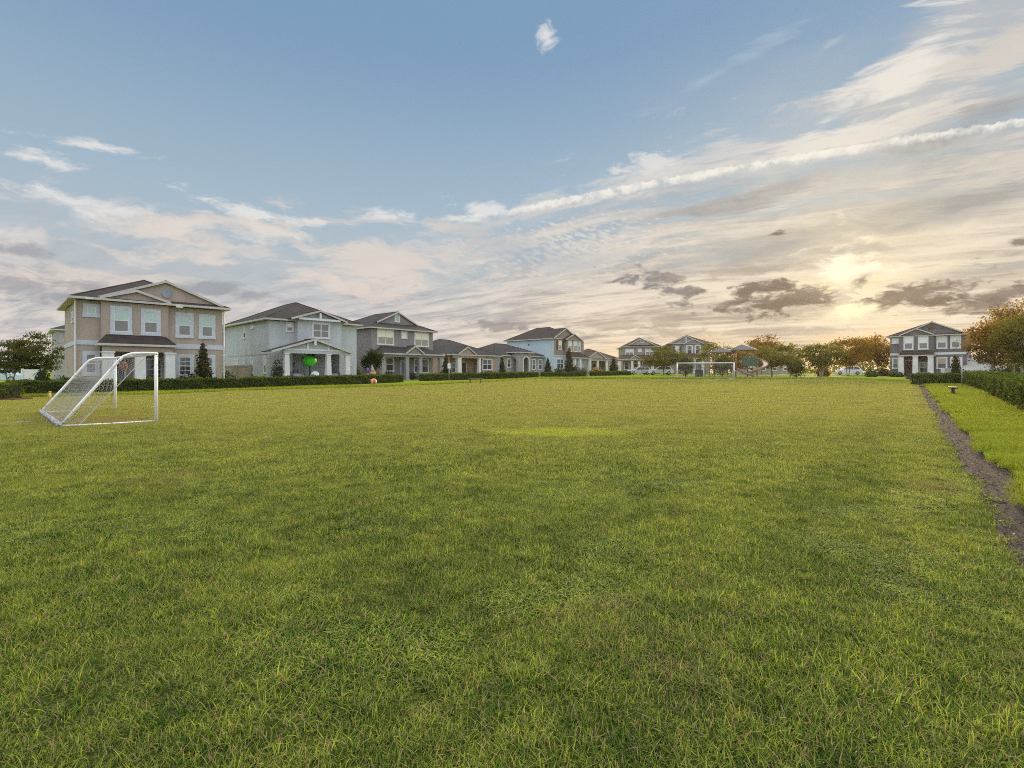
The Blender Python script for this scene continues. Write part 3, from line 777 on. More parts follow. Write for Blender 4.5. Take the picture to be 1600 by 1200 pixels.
def tree(label, px, D, ht, cw, base_c, mat, seed, kind='oak', leaf=.16, n=2600, group=None, ncl=26, trunks=1, bark=BARK, cd=None, name='tree', cat='tree', flat=.55, tr=.11):
    """trunk and limbs reaching into clumps of leaves; cw = crown width, base_c = height of the crown's underside"""
    rs = np.random.RandomState(seed); p = at(px, D)
    root = empty(name, p, label=label, cat=cat, group=group)
    ch = ht - base_c; cl = []; tries = 0
    cd = cw if cd is None else cd
    while len(cl) < ncl and tries < 4000:
        tries += 1
        q = rs.uniform(-1, 1, 3)
        r = np.linalg.norm(q)
        if r > 1 or r < .35: continue
        z = base_c + ch*(q[2]*.5+.5)
        w = 1. if kind == 'oak' else (.55 + .45*(q[2]*.5+.5))        # vase crowns widen upwards
        c = np.array([q[0]*cw*.46*w, q[1]*cd*.46*w, z])
        if all(np.linalg.norm(c-k) > cw*.10 for k in cl): cl.append(c)
    cl = np.array(cl)
    sz = rs.uniform(.7, 1.25, len(cl))
    per = np.maximum(8, (n*sz/sz.sum()).astype(int))
    Cs, Ns, Ts = [], [], []
    for c, s_, k in zip(cl, sz, per):
        rad = np.array([cw*.15, cd*.15, ch*.13*flat/.55])*s_
        g = rs.normal(size=(k, 3))*.55; g[:, 2] *= .8
        P = c + g*rad
        out = P - np.array([0, 0, base_c + ch*.3]); out /= np.linalg.norm(out, axis=1, keepdims=True)
        Cs.append(P); Ns.append(out*.5 + rs.normal(size=(k, 3))*.7 + [0, 0, .35])
        Ts.append(np.clip(rs.uniform(.05, .8) + rs.uniform(-.2, .25, k), 0, 1))
    # stray sprigs at the rim
    k = n//8; q = rs.normal(size=(k, 3)); q /= np.linalg.norm(q, axis=1, keepdims=True)
    q = q*rs.uniform(.75, 1.12, (k, 1)); P = np.stack([q[:, 0]*cw*.5, q[:, 1]*cd*.5, base_c + ch*(.5+.5*q[:, 2])], 1)
    near = np.abs(P[:, None]-cl[None]).sum(2).min(1) < cw*.28
    P = P[near]; Cs.append(P); Ns.append(rs.normal(size=P.shape)); Ts.append(rs.uniform(.2, .9, len(P)))
    foliage('crown', rs, np.concatenate(Cs), np.concatenate(Ns), leaf, mat, root, np.concatenate(Ts))
    b = MB()
    tops = []
    for t in range(trunks):
        w = 2*math.pi*t/max(trunks, 1)+seed
        off = 0 if trunks == 1 else .16
        bx, by = math.cos(w)*off, math.sin(w)*off
        top = Vector((bx*4*(trunks > 1)+rs.uniform(-.1, .1), by*4*(trunks > 1)+rs.uniform(-.1, .1), base_c + ch*.35))
        mid = Vector((bx*1.6, by*1.6, base_c*.55))
        r0 = tr if trunks == 1 else tr*.62
        b.tube([(bx, by, -.1), (bx*1.02, by*1.02, .12), tuple(mid), tuple(mid.lerp(top, .5)), tuple(top)], [r0*1.5, r0, r0*.85, r0*.7, r0*.45], 8)
        tops.append((mid, top, r0))
    for i, c in enumerate(cl):
        mid, top, r0 = tops[i % len(tops)]
        s0 = mid.lerp(top, rs.uniform(.35, 1.)); e = Vector(c)
        m_ = s0.lerp(e, .5) + Vector((rs.uniform(-.15, .15), rs.uniform(-.15, .15), rs.uniform(-.05, .2)))
        b.tube([s0, m_, e], [r0*.38, r0*.24, r0*.08], 5)
    b.build('trunk', bark, root, True)
    return root
def blob_plant(name, label, cat, px, D, h, w, shape, mat, seed, leaf=.07, n=1200, group=None, z0=0., stem=False, inner=True):
    """clipped or natural shrub: leaves over a shaped body. shape: ball, cone, mound"""
    rs = np.random.RandomState(seed); p = at(px, D); p.z += z0
    root = empty(name, p, label=label, cat=cat, group=group)
    u = rs.uniform(0, 1, n); th = rs.uniform(0, 2*math.pi, n)
    lump = 1 + .16*np.sin(th*3+seed)*np.sin(u*9+seed) + .10*np.sin(th*7+2*seed+u*14)
    zb = h*.0
    if shape == 'cone':
        u = (1-np.sqrt(1-u*.985))/.88; u = np.clip(u, 0, 1)
        prof = (1-u)**.8*(.55+.45*np.minimum(1, u*6)) + .04; zz = u*h
        tier = 1+.22*np.sin(u*22+th*2+seed)
        r = w/2*prof*lump*tier
        C = np.stack([r*np.cos(th), r*np.sin(th), zz + .05*h*rs.normal(size=n)*.3 + .04], 1); N = np.stack([np.cos(th), np.sin(th), .5+0*th], 1)
    else:
        cz = h*.5 if shape == 'ball' else h*.35
        ph = np.arccos(1-2*u) if shape == 'ball' else np.arccos(1-1.45*u)
        hz = h/2 if shape == 'ball' else h*.65
        C = np.stack([w/2*np.sin(ph)*np.cos(th)*lump, w/2*np.sin(ph)*np.sin(th)*lump, cz + hz*np.cos(ph)*lump], 1)
        N = np.stack([np.sin(ph)*np.cos(th), np.sin(ph)*np.sin(th), np.cos(ph)], 1)
        if stem: C[:, 2] += h*.18
    C = C*(1 - rs.uniform(0, .28, (n, 1))*np.array([1, 1, .25])) + rs.normal(size=(n, 3))*leaf*.5
    C[:, 2] = np.maximum(C[:, 2], .03)
    T = np.clip(.5 + .35*np.sin(th*4+u*11+seed) + rs.normal(size=n)*.2, 0, 1)
    foliage('foliage', rs, C, N + rs.normal(size=(n, 3))*.55, leaf, mat, root, T)
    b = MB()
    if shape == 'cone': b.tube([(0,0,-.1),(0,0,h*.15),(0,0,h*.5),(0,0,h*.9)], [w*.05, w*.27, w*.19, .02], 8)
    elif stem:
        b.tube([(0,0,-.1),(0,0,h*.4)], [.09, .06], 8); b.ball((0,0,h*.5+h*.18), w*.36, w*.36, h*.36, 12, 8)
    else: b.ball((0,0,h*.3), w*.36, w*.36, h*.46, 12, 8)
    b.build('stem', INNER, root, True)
    return root
def hedge(label, path, h, w, seed, leaf=.055, dens=260, wob=.06, lift=.04, mat=None, group='clipped hedges round the park'):
    rs = np.random.RandomState(seed); path = [Vector((x, y, 0)) for x, y in path]
    p0 = path[0]; root = empty('hedge', (p0.x, p0.y, gz(p0.y)+lift), label=label, cat='hedge', group=group)
    org = Vector((p0.x, p0.y, gz(p0.y)+lift))
    Cs, Ns, Ts = [], [], []; b = MB()
    for i in range(len(path)-1):
        a, c = path[i], path[i+1]; L = (c-a).length; t = (c-a)/L; nrm = Vector((t.y, -t.x, 0))
        if nrm.dot(-a) < 0: nrm = -nrm                      # towards the camera's side
        def P(s, q, z):
            yy = a.y + t.y*s
            return np.array([a.x+t.x*s, yy, 0]) + np.array(nrm)*q
        # faces: front, back, top
        area = {'f': L*h, 'k': L*h*.5, 't': L*w*1.2, 'e': (w*h if i in (0, len(path)-2) else 0)*2}
        for key, A in area.items():
            n = int(A*dens)
            if not n: continue
            s = rs.uniform(-.02, L+.02, n); z = rs.uniform(.03, h, n); q = rs.uniform(-w/2, w/2, n)
            if key == 'f': q = np.full(n, w/2); N = np.tile(np.array(nrm)+[0,0,.35], (n, 1))
            elif key == 'k': q = np.full(n, -w/2); N = np.tile(-np.array(nrm)+[0,0,.35], (n, 1))
            elif key == 't': z = np.full(n, h); N = np.tile([0,0,1.], (n, 1))
            else: s = np.where(rs.rand(n) < .5, 0, L); N = np.where((s > 0)[:, None], np.array(t), -np.array(t)) + [0,0,.3]
            gl = (s + i*7.3)
            bump = 1 + wob*(np.sin(gl*2.3+seed)+.6*np.sin(gl*5.1+z*4)+.5*np.sin(gl*11.+z*9+q*6))
            C = np.array(a)[None]+np.array(t)[None]*s[:, None]+np.array(nrm)[None]*(q*bump)[:, None]
            C[:, 2] = z*(bump if key == 't' else 1) + np.array([gz(yy) for yy in C[:, 1]]) + lift
            C += rs.normal(size=(n, 3))*leaf*.55
            C -= N*rs.uniform(0, .10, (n, 1))
            Cs.append(C); Ns.append(N + rs.normal(size=(n, 3))*.6)
            Ts.append(np.clip(.45+.3*np.sin(gl*3.1+z*6+q*5)+rs.normal(size=n)*.22+(.12 if key == 't' else 0), 0, 1))
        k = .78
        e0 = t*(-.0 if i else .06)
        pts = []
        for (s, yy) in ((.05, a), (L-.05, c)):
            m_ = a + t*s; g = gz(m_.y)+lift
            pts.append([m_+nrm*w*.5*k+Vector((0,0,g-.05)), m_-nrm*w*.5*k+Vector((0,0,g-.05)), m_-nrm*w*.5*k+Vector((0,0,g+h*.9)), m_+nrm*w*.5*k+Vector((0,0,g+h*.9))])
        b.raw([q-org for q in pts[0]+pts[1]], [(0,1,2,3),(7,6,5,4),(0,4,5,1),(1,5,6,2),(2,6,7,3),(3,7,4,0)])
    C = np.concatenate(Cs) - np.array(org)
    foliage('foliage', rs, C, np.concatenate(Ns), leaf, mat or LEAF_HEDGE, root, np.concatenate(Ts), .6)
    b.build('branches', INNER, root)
    return root
hedge('long clipped hedge running in front of the tan and blue houses', [(-29.3,29.7),(-24.5,33.4),(-20.7,37.7),(-16.5,44.5),(-11.8,54.)], .84, 1.0, 1, .05, 330)
hedge('low hedge in front of the peach and arched entry houses', [(-10.3,58),(-4.,65.5),(3.6,76)], .8, 1.0, 2, .08, 110)
hedge('short low hedge below the sky blue house', [(4.6,78.),(12.,85)], .75, .9, 3, .09, 90)
hedge('low hedge between the sky blue house and the parked cars', [(13.6,88),(21.8,95)], .75, .9, 4, .09, 90)
hedge('bright hedge stub at the left edge beside the red mulch bed', [(-31.,27.2),(-26.2,26.8)], .78, 1.2, 5, .05, 330)
hedge('dark box hedge ending the mulch strip, in front of the slate blue house', [(37.8,47.9),(42.4,48.2)], .98, 1.4, 6, .06, 260)
hedge('taller loose hedge along the right edge of the bright lawn', [(43.6,48.6),(37.8,41.),(31.8,33.2),(26.7,27.2),(22.4,21.9),(17.9,16.4),(13.,10.2)], 1.0, 1.5, 7, .06, 300, .16)

# ---------------------------------------------------------------- trees and shrubs
ST = 'trees round the park'
tree('dark spreading tree at the left edge of the picture', 16, 43, 3.7, 4.4, 1.1, LEAF_OAK, 11, 'vase', .09, 4200, ST, 30, 2, tr=.09, flat=.4)
tree('dark spreading tree close to the left side of the tan house', 62, 45, 4.6, 4.4, 1.3, LEAF_OAK, 12, 'vase', .09, 4600, ST, 34, 3, tr=.09, flat=.35)
tree('small pale green round tree behind the two white cars', 1037, 96, 5.2, 8.0, 1.6, LEAF_OL, 13, 'oak', .2, 2600, ST, 30, 1, tr=.12)
tree('dark russet tree reaching over the twin gabled house', 1117, 100, 6.4, 7.2, 1.8, LEAF_OL, 14, 'oak', .18, 2300, ST, 24, 1, tr=.12)
tree('russet tree crown rising behind the playground roofs', 1190, 118, 8.6, 9.5, 3., LEAF_OR, 15, 'vase', .24, 2300, ST, 26, 1)
tree('olive tree right of the spiral slide', 1206, 82, 5.2, 7.0, 1.5, LEAF_OL, 16, 'oak', .19, 2600, ST, 28, 1, tr=.11)
tree('thin tree standing between the olive tree and the multi stemmed tree', 1240, 110, 6.2, 7.0, 1.7, LEAF_OL, 17, 'vase', .19, 1700, ST, 22, 1)
tree('multi stemmed spreading tree above the dark picnic bench', 1283, 77, 5.0, 6.6, 1.6, LEAF_OL, 18, 'vase', .17, 3000, ST, 30, 4, BARKP, tr=.13)
tree('amber backlit tree under the setting sun', 1325, 86, 6.6, 8.0, 1.7, LEAF_OR, 19, 'vase', .18, 3200, ST, 32, 2, tr=.11)
tree('amber tree beside the left end of the slate blue house', 1372, 90, 7.0, 7.4, 1.6, LEAF_OR, 20, 'vase', .18, 3000, ST, 30, 1, tr=.12)
tree('russet tree behind the amber trees', 1348, 112, 8.2, 9., 2.6, LEAF_OR, 21, 'vase', .24, 2200, ST, 26, 1)
tree('big russet oak on two pale trunks right of the slate blue house', 1551, 52, 6.2, 5.2, 1.8, LEAF_OR, 22, 'vase', .12, 5600, ST, 36, 1, BARKP, tr=.13)
tree('tall russet oak whose crown reaches highest at the right edge', 1584, 55, 8.6, 6.0, 2.2, LEAF_OR, 23, 'vase', .12, 6200, ST, 38, 1, BARKP, tr=.13)
tree('green tree with a pale bare trunk at the far right edge', 1597, 46, 6.4, 5.0, 1.7, LEAF_OL, 24, 'vase', .11, 6500, ST, 36, 1, BARKP, tr=.13)
tree('dense tree beyond the right edge trees', 1640, 62, 8., 8., 1.4, LEAF_OL, 25, 'oak', .14, 3000, ST, 28, 1, BARKP, tr=.13)
tree('russet tree behind the play tower posts', 1148, 96, 5.2, 6.4, 1.0, LEAF_OR, 26, 'oak', .18, 2200, ST, 24, 1, tr=.1)
MG = 'conical magnolias in front of the houses'
blob_plant('magnolia', 'conical magnolia in front of the right half of the tan house', 'magnolia', 317, 38.4, 3.5, 1.45, 'cone', LEAF_MAG, 31, .10, 1700, MG)
blob_plant('magnolia', 'narrow brownish magnolia between the warm grey and peach houses', 'magnolia', 697, 64, 3.1, 1.5, 'cone', LEAF_MAG, 32, .12, 900, MG)
blob_plant('magnolia', 'small narrow magnolia left of the arched entry', 'magnolia', 784.5, 77, 3.2, 1.25, 'cone', LEAF_MAG, 33, .13, 700, MG)
blob_plant('magnolia', 'short magnolia right of the arched entry house', 'magnolia', 856, 82, 3.0, 1.5, 'cone', LEAF_MAG, 34, .14, 700, MG)
blob_plant('magnolia', 'tall magnolia in front of the sky blue house', 'magnolia', 889, 85, 4.8, 1.9, 'cone', LEAF_MAG, 35, .15, 1000, MG)
blob_plant('magnolia', 'rounded magnolia in front of the beige pedimented house', 'magnolia', 959, 96, 3.4, 2.0, 'cone', LEAF_MAG, 36, .16, 800, MG)
blob_plant('magnolia', 'dark conical magnolia in front of the slate blue house', 'magnolia', 1493, 60, 3.0, 1.7, 'cone', LEAF_MAG, 37, .12, 900, MG)
tree('young leafy tree standing left of the warm grey house porch', 583, 56, 4.1, 2.2, .6, LEAF_DK, 38, 'oak', .09, 3600, ST, 18, 1, tr=.06)
SH = 'shrubs planted round the houses'
def shrub(label, px, D, h, w, mat, seed, leaf=.08, n=500, shape='mound', z0=0.):
    return blob_plant('shrub', label, 'shrub', px, D, h, w, shape, mat, seed, leaf, n, SH, z0)
shrub('dark upright shrub under the tree left of the tan house', 66, 33.5, 1.7, 1.5, LEAF_DK, 41, .07, 1100, 'cone')
shrub('low purple flowering shrub in front of the slate blue house', 1424, 66., .75, 1.1, leafy('purple_leaves', (.03,.03,.06), (.14,.10,.24)), 70, .08, 400)
shrub('dark shrub at the foot of the tan house corner', 99, 34.2, 1.0, 1.4, LEAF_DK, 42)
shrub('dark upright shrub between the first two porch columns of the tan house', 222, 37., 1.35, .9, LEAF_DK, 43, .06, 700, 'cone')
shrub('slim shrub at the right porch column of the tan house', 265, 38.5, 1.4, .7, LEAF_DK, 44, .06, 500, 'cone')
shrub('dark shrub below the grid window of the tan house', 288, 39., 1.05, 1.5, LEAF_DK, 45)
shrub('dark round shrub at the right corner of the tan house', 352, 42., 1.25, 1.7, LEAF_DK, 46)
shrub('grey green bushy shrub at the left porch column of the blue house', 436, 45.8, 2.3, 1.5, LEAF_GREY, 47, .09, 700)
shrub('dark shrub right of the blue house porch', 554, 54.6, 1.75, 1.6, LEAF_DK, 48)
shrub('yellow green shrub right of the blue house porch', 566, 54.5, 1.1, 1.9, LEAF_YEL, 49)
shrub('dark shrub under the left window of the warm grey house', 603, 60., 1.25, 2.1, LEAF_DK, 50)
shrub('dark shrub by the porch steps of the warm grey house', 640, 62.5, 1.0, 1.8, LEAF_DK, 51)
shrub('low shrub beneath the peach house porch', 727, 70., .95, 2.6, LEAF_DK, 52, .1)
shrub('low shrub beneath the double window of the peach house', 765, 75.5, 1.0, 3.4, LEAF_DK, 53, .1)
shrub('dark shrub at the foot of the sky blue house corner', 874, 86.5, 1.5, 2.0, LEAF_DK, 54, .12)
shrub('red leaved shrub at the sky blue house porch', 897, 88., 1.9, 1.8, leafy('red_leaves', (.08,.02,.015), (.18,.05,.03)), 55, .12, 400)
shrub('pale grassy shrub in front of the sky blue house porch', 906, 87.5, 1.4, 3.0, LEAF_GREY, 56, .14, 400)
shrub('flame coloured shrub near the beige house porch', 931, 92., 1.5, 2.6, leafy('flame_leaves', (.25,.10,.04), (.45,.30,.12)), 57, .14, 400)
blob_plant('round_tree', 'clipped round tree behind the left part of the far goal', 'clipped tree', 1071, 78, 2.9, 2.9, 'ball', LEAF_LT, 60, .12, 1400, 'clipped round trees by the playground', stem=True)
blob_plant('round_tree', 'clipped round tree behind the right post of the far goal', 'clipped tree', 1129, 77, 2.9, 3.3, 'ball', LEAF_LT, 61, .12, 1400, 'clipped round trees by the playground', stem=True)
blob_plant('round_tree', 'clipped round tree above the dark picnic bench', 'clipped tree', 1244, 78.5, 2.2, 2.6, 'ball', LEAF_LT, 62, .12, 1100, 'clipped round trees by the playground', stem=True)
shrub('russet ball shrub between the stems of the multi stemmed tree', 1286, 84, 1.9, 2.4, LEAF_OR, 63, .13, 600)
shrub('round shrub on the lawn left of the slate blue house', 1362, 80, 1.35, 1.9, LEAF_HEDGE, 64, .1, 700)
shrub('low shrub behind the round lawn shrub', 1379, 86, 1.4, 2.4, LEAF_OL, 65, .12, 500)
shrub('low dark shrub under the windows of the slate blue house', 1402, 80, .8, 2.2, LEAF_DK, 66, .11, 400)
shrub('dark shrub beneath the tree trunks beside the white garage', 1556, 58, 1.5, 2.6, LEAF_DK, 67, .1, 600)
shrub('dark undergrowth shrub at the right edge trunks', 1583, 56, 2.0, 3.0, LEAF_DK, 68, .1, 700)
shrub('dark mound of leaves behind the right edge trunks', 1606, 60, 2.2, 3.6, LEAF_DK, 69, .12, 700)
# far wood closing the view between the houses and trees
rs = np.random.RandomState(9); n = 9000
X = rs.uniform(-230, 330, n); Y = 185 + rs.uniform(-6, 12, n); hh = 3.2 + 1.6*np.sin(X*.11)+1.1*np.sin(X*.31+2)
Zt = rs.uniform(0, 1, n)**.7*np.maximum(hh, 1.5)
foliage('far_wood', rs, np.stack([X, Y, Zt+1.1], 1), rs.normal(size=(n, 3))+[0,-.6,.4], .75, LEAF_OL, None, rs.uniform(0, 1, n)).__setitem__('kind', 'stuff')
# ---------------------------------------------------------------- goals
def net_panel(mb, fn, nu, nv, r, sag=0.):
    """a grid of cords over a patch fn(u, v)"""
    for i in range(nu+1):
        mb.tube([fn(i/nu, j/nv) for j in range(nv+1)], r, 3, False)
    for j in range(nv+1):
        mb.tube([fn(i/nu, j/nv) for i in range(nu+1)], r, 3, False)
def tape_mat():
    m, nt, p = new_mat('silver_tape')
    tc = nt.n.new('ShaderNodeTexCoord').outputs['Object']
    k = nt.noise(tc, 22., 5., .7)
    nt.put(p.inputs['Base Color'], nt.mix(nt.ss(k, .42, .6), (.06,.06,.07), (.52,.52,.55)))
    p.inputs['Roughness'].default_value = .5
    return m
TAPE = tape_mat()
def worn(name):
    m, nt, p = new_mat(name)
    tc = nt.n.new('ShaderNodeTexCoord').outputs['Object']
    k = nt.add(nt.noise(tc, 9., 6., .75), nt.mul(nt.noise(tc, 60., 3.), .18))
    nt.put(p.inputs['Base Color'], nt.mix(nt.ss(k, .67, .74), (.82,.81,.82), (.16,.13,.11)))
    p.inputs['Roughness'].default_value = .4
    return m
CHIP = worn('chipped_white_paint')
A = at(245, (EYE-.0)*F/(659.5-HOR)); B = at(180, EYE*F/(641-HOR))       # near and far goal post on the ground
A.x -= .02
u = (B-A).normalized(); w_ = (B-A).length; back = Vector((-u.y, u.x, 0))
if back.x > 0: back = -back
def goal(name, label, A, u, wd, H, dep, top, back, r=.05, thick=.055, near=True, group='white soccer goals'):
    root = empty(name, A, math.atan2(u.y, u.x), label=label, cat='soccer goal', group=group)
    s = 1 if (Vector((-u.y, u.x, 0)).dot(back) > 0) else -1          # local y sign of the back
    MB().tube([(0,0,0),(0,0,H-.0)], thick, 12).build('post', CHIP, root, True)
    MB().tube([(wd,0,0),(wd,0,H-.0)], thick, 12).build('post', CHIP, root, True)
    MB().tube([(-thick,0,H-.03),(wd+thick,0,H-.03)], thick*.95, 12).build('crossbar', CHIP, root, True)
    side = []
    for x in (0, wd):
        pts = [(x,0,H-.02),(x,s*top*.5,H-.025),(x,s*top*.86,H-.05),(x,s*(top+.08),H-.13),(x,s*(top+.2),H-.27)]
        e = Vector((x, s*dep, .06)); st = Vector(pts[-1])
        pts += [tuple(st.lerp(e, k)) for k in (.33, .66, 1.)]
        MB().tube(pts, r*.92, 10).build('back_stay', CHIP, root, True); side.append(pts)
        MB().tube([(x,s*.05,.035),(x,s*dep*.5,.03),(x,s*dep,.045)], r*.62, 8).build('ground_bar', CHIP, root, True)
    if near:
        rs = random.Random(3); n = 46
        pts = [(wd*i/n, s*dep+rs.uniform(-.02,.02), .06+rs.uniform(-.012,.015)) for i in range(n+1)]
        MB().tube(pts, [rs.uniform(.05, .085) for _ in pts], 8).build('back_bar', TAPE, root, True)
    else: MB().tube([(0,s*dep,.05),(wd,s*dep,.05)], r*.7, 8).build('back_bar', CHIP, root, True)
    nb = MB(); cr = .0030 if near else .006; m_ = .14 if near else .2
    def slope(uu, vv):                      # back of the net, hanging from the roof line to the ground bar
        y0, z0 = s*(top+.12), H-.18
        sag = .10*math.sin(math.pi*vv)*math.sin(math.pi*uu)
        return (wd*uu, y0+(s*dep-y0)*vv - s*sag*.5, z0+(.06-z0)*vv - sag)
    L = math.hypot(dep-top, H)
    net_panel(nb, slope, int(wd/m_), int(L/m_), cr)
    net_panel(nb, lambda uu, vv: (wd*uu, s*(top+.12)*vv, H-.03-.14*vv*vv-.03*math.sin(math.pi*uu)), int(wd/m_), max(2, int(top/m_)), cr)
    def sidef(uu, vv, x=wd):
        z = (H-.05)*(1-vv)+.05*vv
        k = 1. if z > H-.25 else (z/(H-.25)); ye = top+.12 if z > H-.25 else dep+(top+.12-dep)*k
        return (x+(.04*math.sin(uu*7+vv*4)), s*ye*uu, z)
    net_panel(nb, sidef, int(dep/m_*.75), int(H/m_), cr)
    if near:                                # the near side's netting has slipped back and hangs bunched along its stay
        def bunch(uu, vv):
            z = (H-.16)*(1-vv)+.06*vv; yb_ = top+.18+(dep-top-.18)*vv
            return (.03*math.sin(vv*9+uu*4)-.02, s*(yb_-(.62-.22*vv)*(1-uu)), z-.05*math.sin(uu*math.pi))
        n1, n2 = 6, 24
        for i in range(-n2, n1+1):          # diamond mesh
            for d in (1, -1):
                pts = []
                for j in range(n2+1):
                    q = (i + j*.5 if d > 0 else n1-i-j*.5)/n1
                    if -.001 <= q <= 1.001: pts.append(bunch(q, j/n2))
                if len(pts) > 1: nb.tube(pts, .0028, 3, False)
        nb.tube([bunch(0, j/20) for j in range(21)], .012, 5)
    else: net_panel(nb, lambda uu, vv: sidef(uu, vv, 0.), int(dep/m_*.75), int(H/m_), cr)
    nb.build('net', NETM, root)
    return root
g1 = goal('soccer_goal', 'nearer white soccer goal with chipped paint and taped back bar', A, u, w_, 2.13, 2.2, .72, back, .043, .050)
# a faded orange patch tied to the near end of the net
rx = random.Random(2)
s_ = 1 if Vector((-u.y, u.x, 0)).dot(back) > 0 else -1
pb = MB(); pb.ball((.02, s_*.82, 1.70), .02, .10, .13, 12, 8, lambda d, w: 1+.15*math.sin(w*3))
pb.build('net_patch', solid('faded_orange_cloth', (.25,.12,.09), .8, .55, 18.), g1, True)
A2 = at(1147, 68.2); B2 = at(1058, 70.2)
u2 = (B2-A2).normalized()
goal('soccer_goal', 'distant white soccer goal in front of the playground', A2, u2, (B2-A2).length, 2.2, 1.7, .35, Vector((.1,1,0)), .05, .065, False)

# ---------------------------------------------------------------- benches, sign, small fittings
def bench(label, px, D, L, rz, h=.46):
    r = empty('bench', at(px, D), rz, label=label, cat='bench', group='backless benches by the field')
    r.location.z += .03
    b = MB()
    for i in range(4): b.box(-L/2, L/2, -.2+.102*i, -.2+.102*i+.085, h-.045, h)
    b.build('seat', solid('weathered_bench_slats', (.20,.17,.12), .6, .25, 5.), r, bevel=.008)
    for x in (-L*.36, L*.36):
        k = MB(); k.box(x-.045, x+.045, -.05, .05, -.03, h-.095); k.box(x-.035, x+.035, -.19, .19, h-.095, h-.046); k.box(x-.09, x+.09, -.16, .16, -.03, .02)
        k.build('leg', BLACK, r)
    return r
bench('dark backless bench on the left edge of the field before the hedge', 743, 52, 1.5, .15)
bench('backless bench seen end on beside the mulch strip at right', 1489, 30., 1.5, R(52), .50)
r = empty('picnic_bench', at(1246, 75), .12, label='dark picnic bench below a clipped round tree', cat='picnic bench')
b = MB(); b.box(-1.1, 1.1, -.35, .35, .70, .76); b.build('table_top', BLACK, r)
for s in (-1, 1):
    b = MB(); b.box(-1.2, 1.2, s*.62-.14, s*.62+.14, .42, .47); b.build('seat', BLACK, r)
    b = MB(); b.tube([(s*.8,-.6,.0),(s*.8,-.2,.72)], .04, 6); b.tube([(s*.8,.6,0),(s*.8,.2,.72)], .04, 6); b.tube([(s*.8,-.7,.42),(s*.8,.7,.42)], .035, 6); b.build('leg', BLACK, r)
p = at(701.6, 53); r = empty('sign', p, .25, label='small white notice sign on a thin post before the hedge', cat='sign')
MB().tube([(0,0,-.1),(0,0,2.1)], .028, 8).build('post', STEEL, r, True)
MB().box(-.15, .15, -.045, -.03, 1.5, 2.02).build('panel', solid('white_sign_face', (.78,.79,.78), .4, .04), r).__setitem__('label', 'white notice panel')
b = MB(); b.box(-.025, .025, -.052, -.0455, 1.62, 1.92); b.build('dark_mark', solid('sign_ink', (.08,.09,.09), .5), r)
r = empty('pole', at(1503, 40), label='bare thin grey pole standing at the corner of the right hedge', cat='pole')
MB().tube([(0,0,-.1),(0,0,2.5)], .032, 8).build('shaft', STEEL, r, True); MB().tube([(0,0,2.5),(0,0,2.56)], .045, 8).build('cap', STEEL, r, True)
r = empty('marker_post', at(78, 27.), label='short yellow marker post on the grass in front of the long hedge', cat='marker post')
MB().tube([(0,0,-.05),(0,0,.36)], .055, 10).build('shaft', solid('yellow_plastic', (.62,.42,.12), .5), r, True)
MB().tube([(0,0,.36),(0,0,.40),(0,0,.43)], [.06,.06,.02], 10).build('cap', solid('rusty_cap', (.42,.24,.10), .6), r, True)
r = at(31, 15.45)
b = MB(Matrix.Translation(r)); b.box(-.2, .2, -.15, .15, -.05, .032); o = b.build('utility_cover', solid('grey_cover', (.17,.175,.17), .7, .2, 8.), bevel=.02)
tag(o, 'grey utility cover plate lying in the grass left of the nearer goal', 'utility cover')
r = empty('rubbish_bin', at(1092, 79), label='dark square rubbish bin behind the far goal', cat='rubbish bin')
MB().taper(0,0,0,1.05,.45,.4,.48,.43).build('body', BLACK, r, bevel=.03); MB().box(-.52,.52,-.46,.46,1.052,1.16).build('lid', BLACK, r, bevel=.03)
# white painted panels glimpsed by the tree at far left
def fence(label, a, c, h, n, mat, name='fence'):
    a = Vector((*a, 0)); c = Vector((*c, 0)); d = c-a; r = empty(name, (a.x, a.y, gz(a.y)+.03), math.atan2(d.y, d.x), label=label, cat='fence')
    L = d.length; b = MB(); k = L/n
    b.box(0, L, -.02, .02, .06, h-.12); b.box(0, L, -.045, .045, h-.12, h)
    b.build('panel', mat, r)
    for i in range(n+1): MB().box(k*i-.065, k*i+.065, -.065, .065, -.1, h+.06).build('post', mat, r)
    return r
fence('short white panel fence under the dark trees at left', (-39.2,41.), (-37.7,41.1), 1.45, 1, WHITE)
fence('beige panel fence beside the blue house', (-30.4,51.5), (-25.3,49.6), 1.75, 3, BEIGE)
fence('white panel fence right of the slate blue house', (55.5,64.5), (59.5,63.), 1.75, 3, WHITE)
# a white mailbox cluster and plinth before the slate blue house
r = empty('letterbox', at(1478, 56), .1, label='pale letterbox cluster on a pedestal behind the box hedge', cat='letterbox')
MB().box(-.12,.12,-.12,.12,0,.75).build('pedestal', STEEL, r); b = MB(); b.box(-.42,.42,-.22,.22,.75,1.55); b.build('body', solid('letterbox_paint', (.55,.57,.60), .4), r, bevel=.03)
b = MB()
for i in range(4):
    for j in range(3): b.box(-.38+.195*i, -.38+.195*i+.175, -.235, -.219, .80+.25*j, 1.02+.25*j)
b.build('door_panel', STEEL, r)

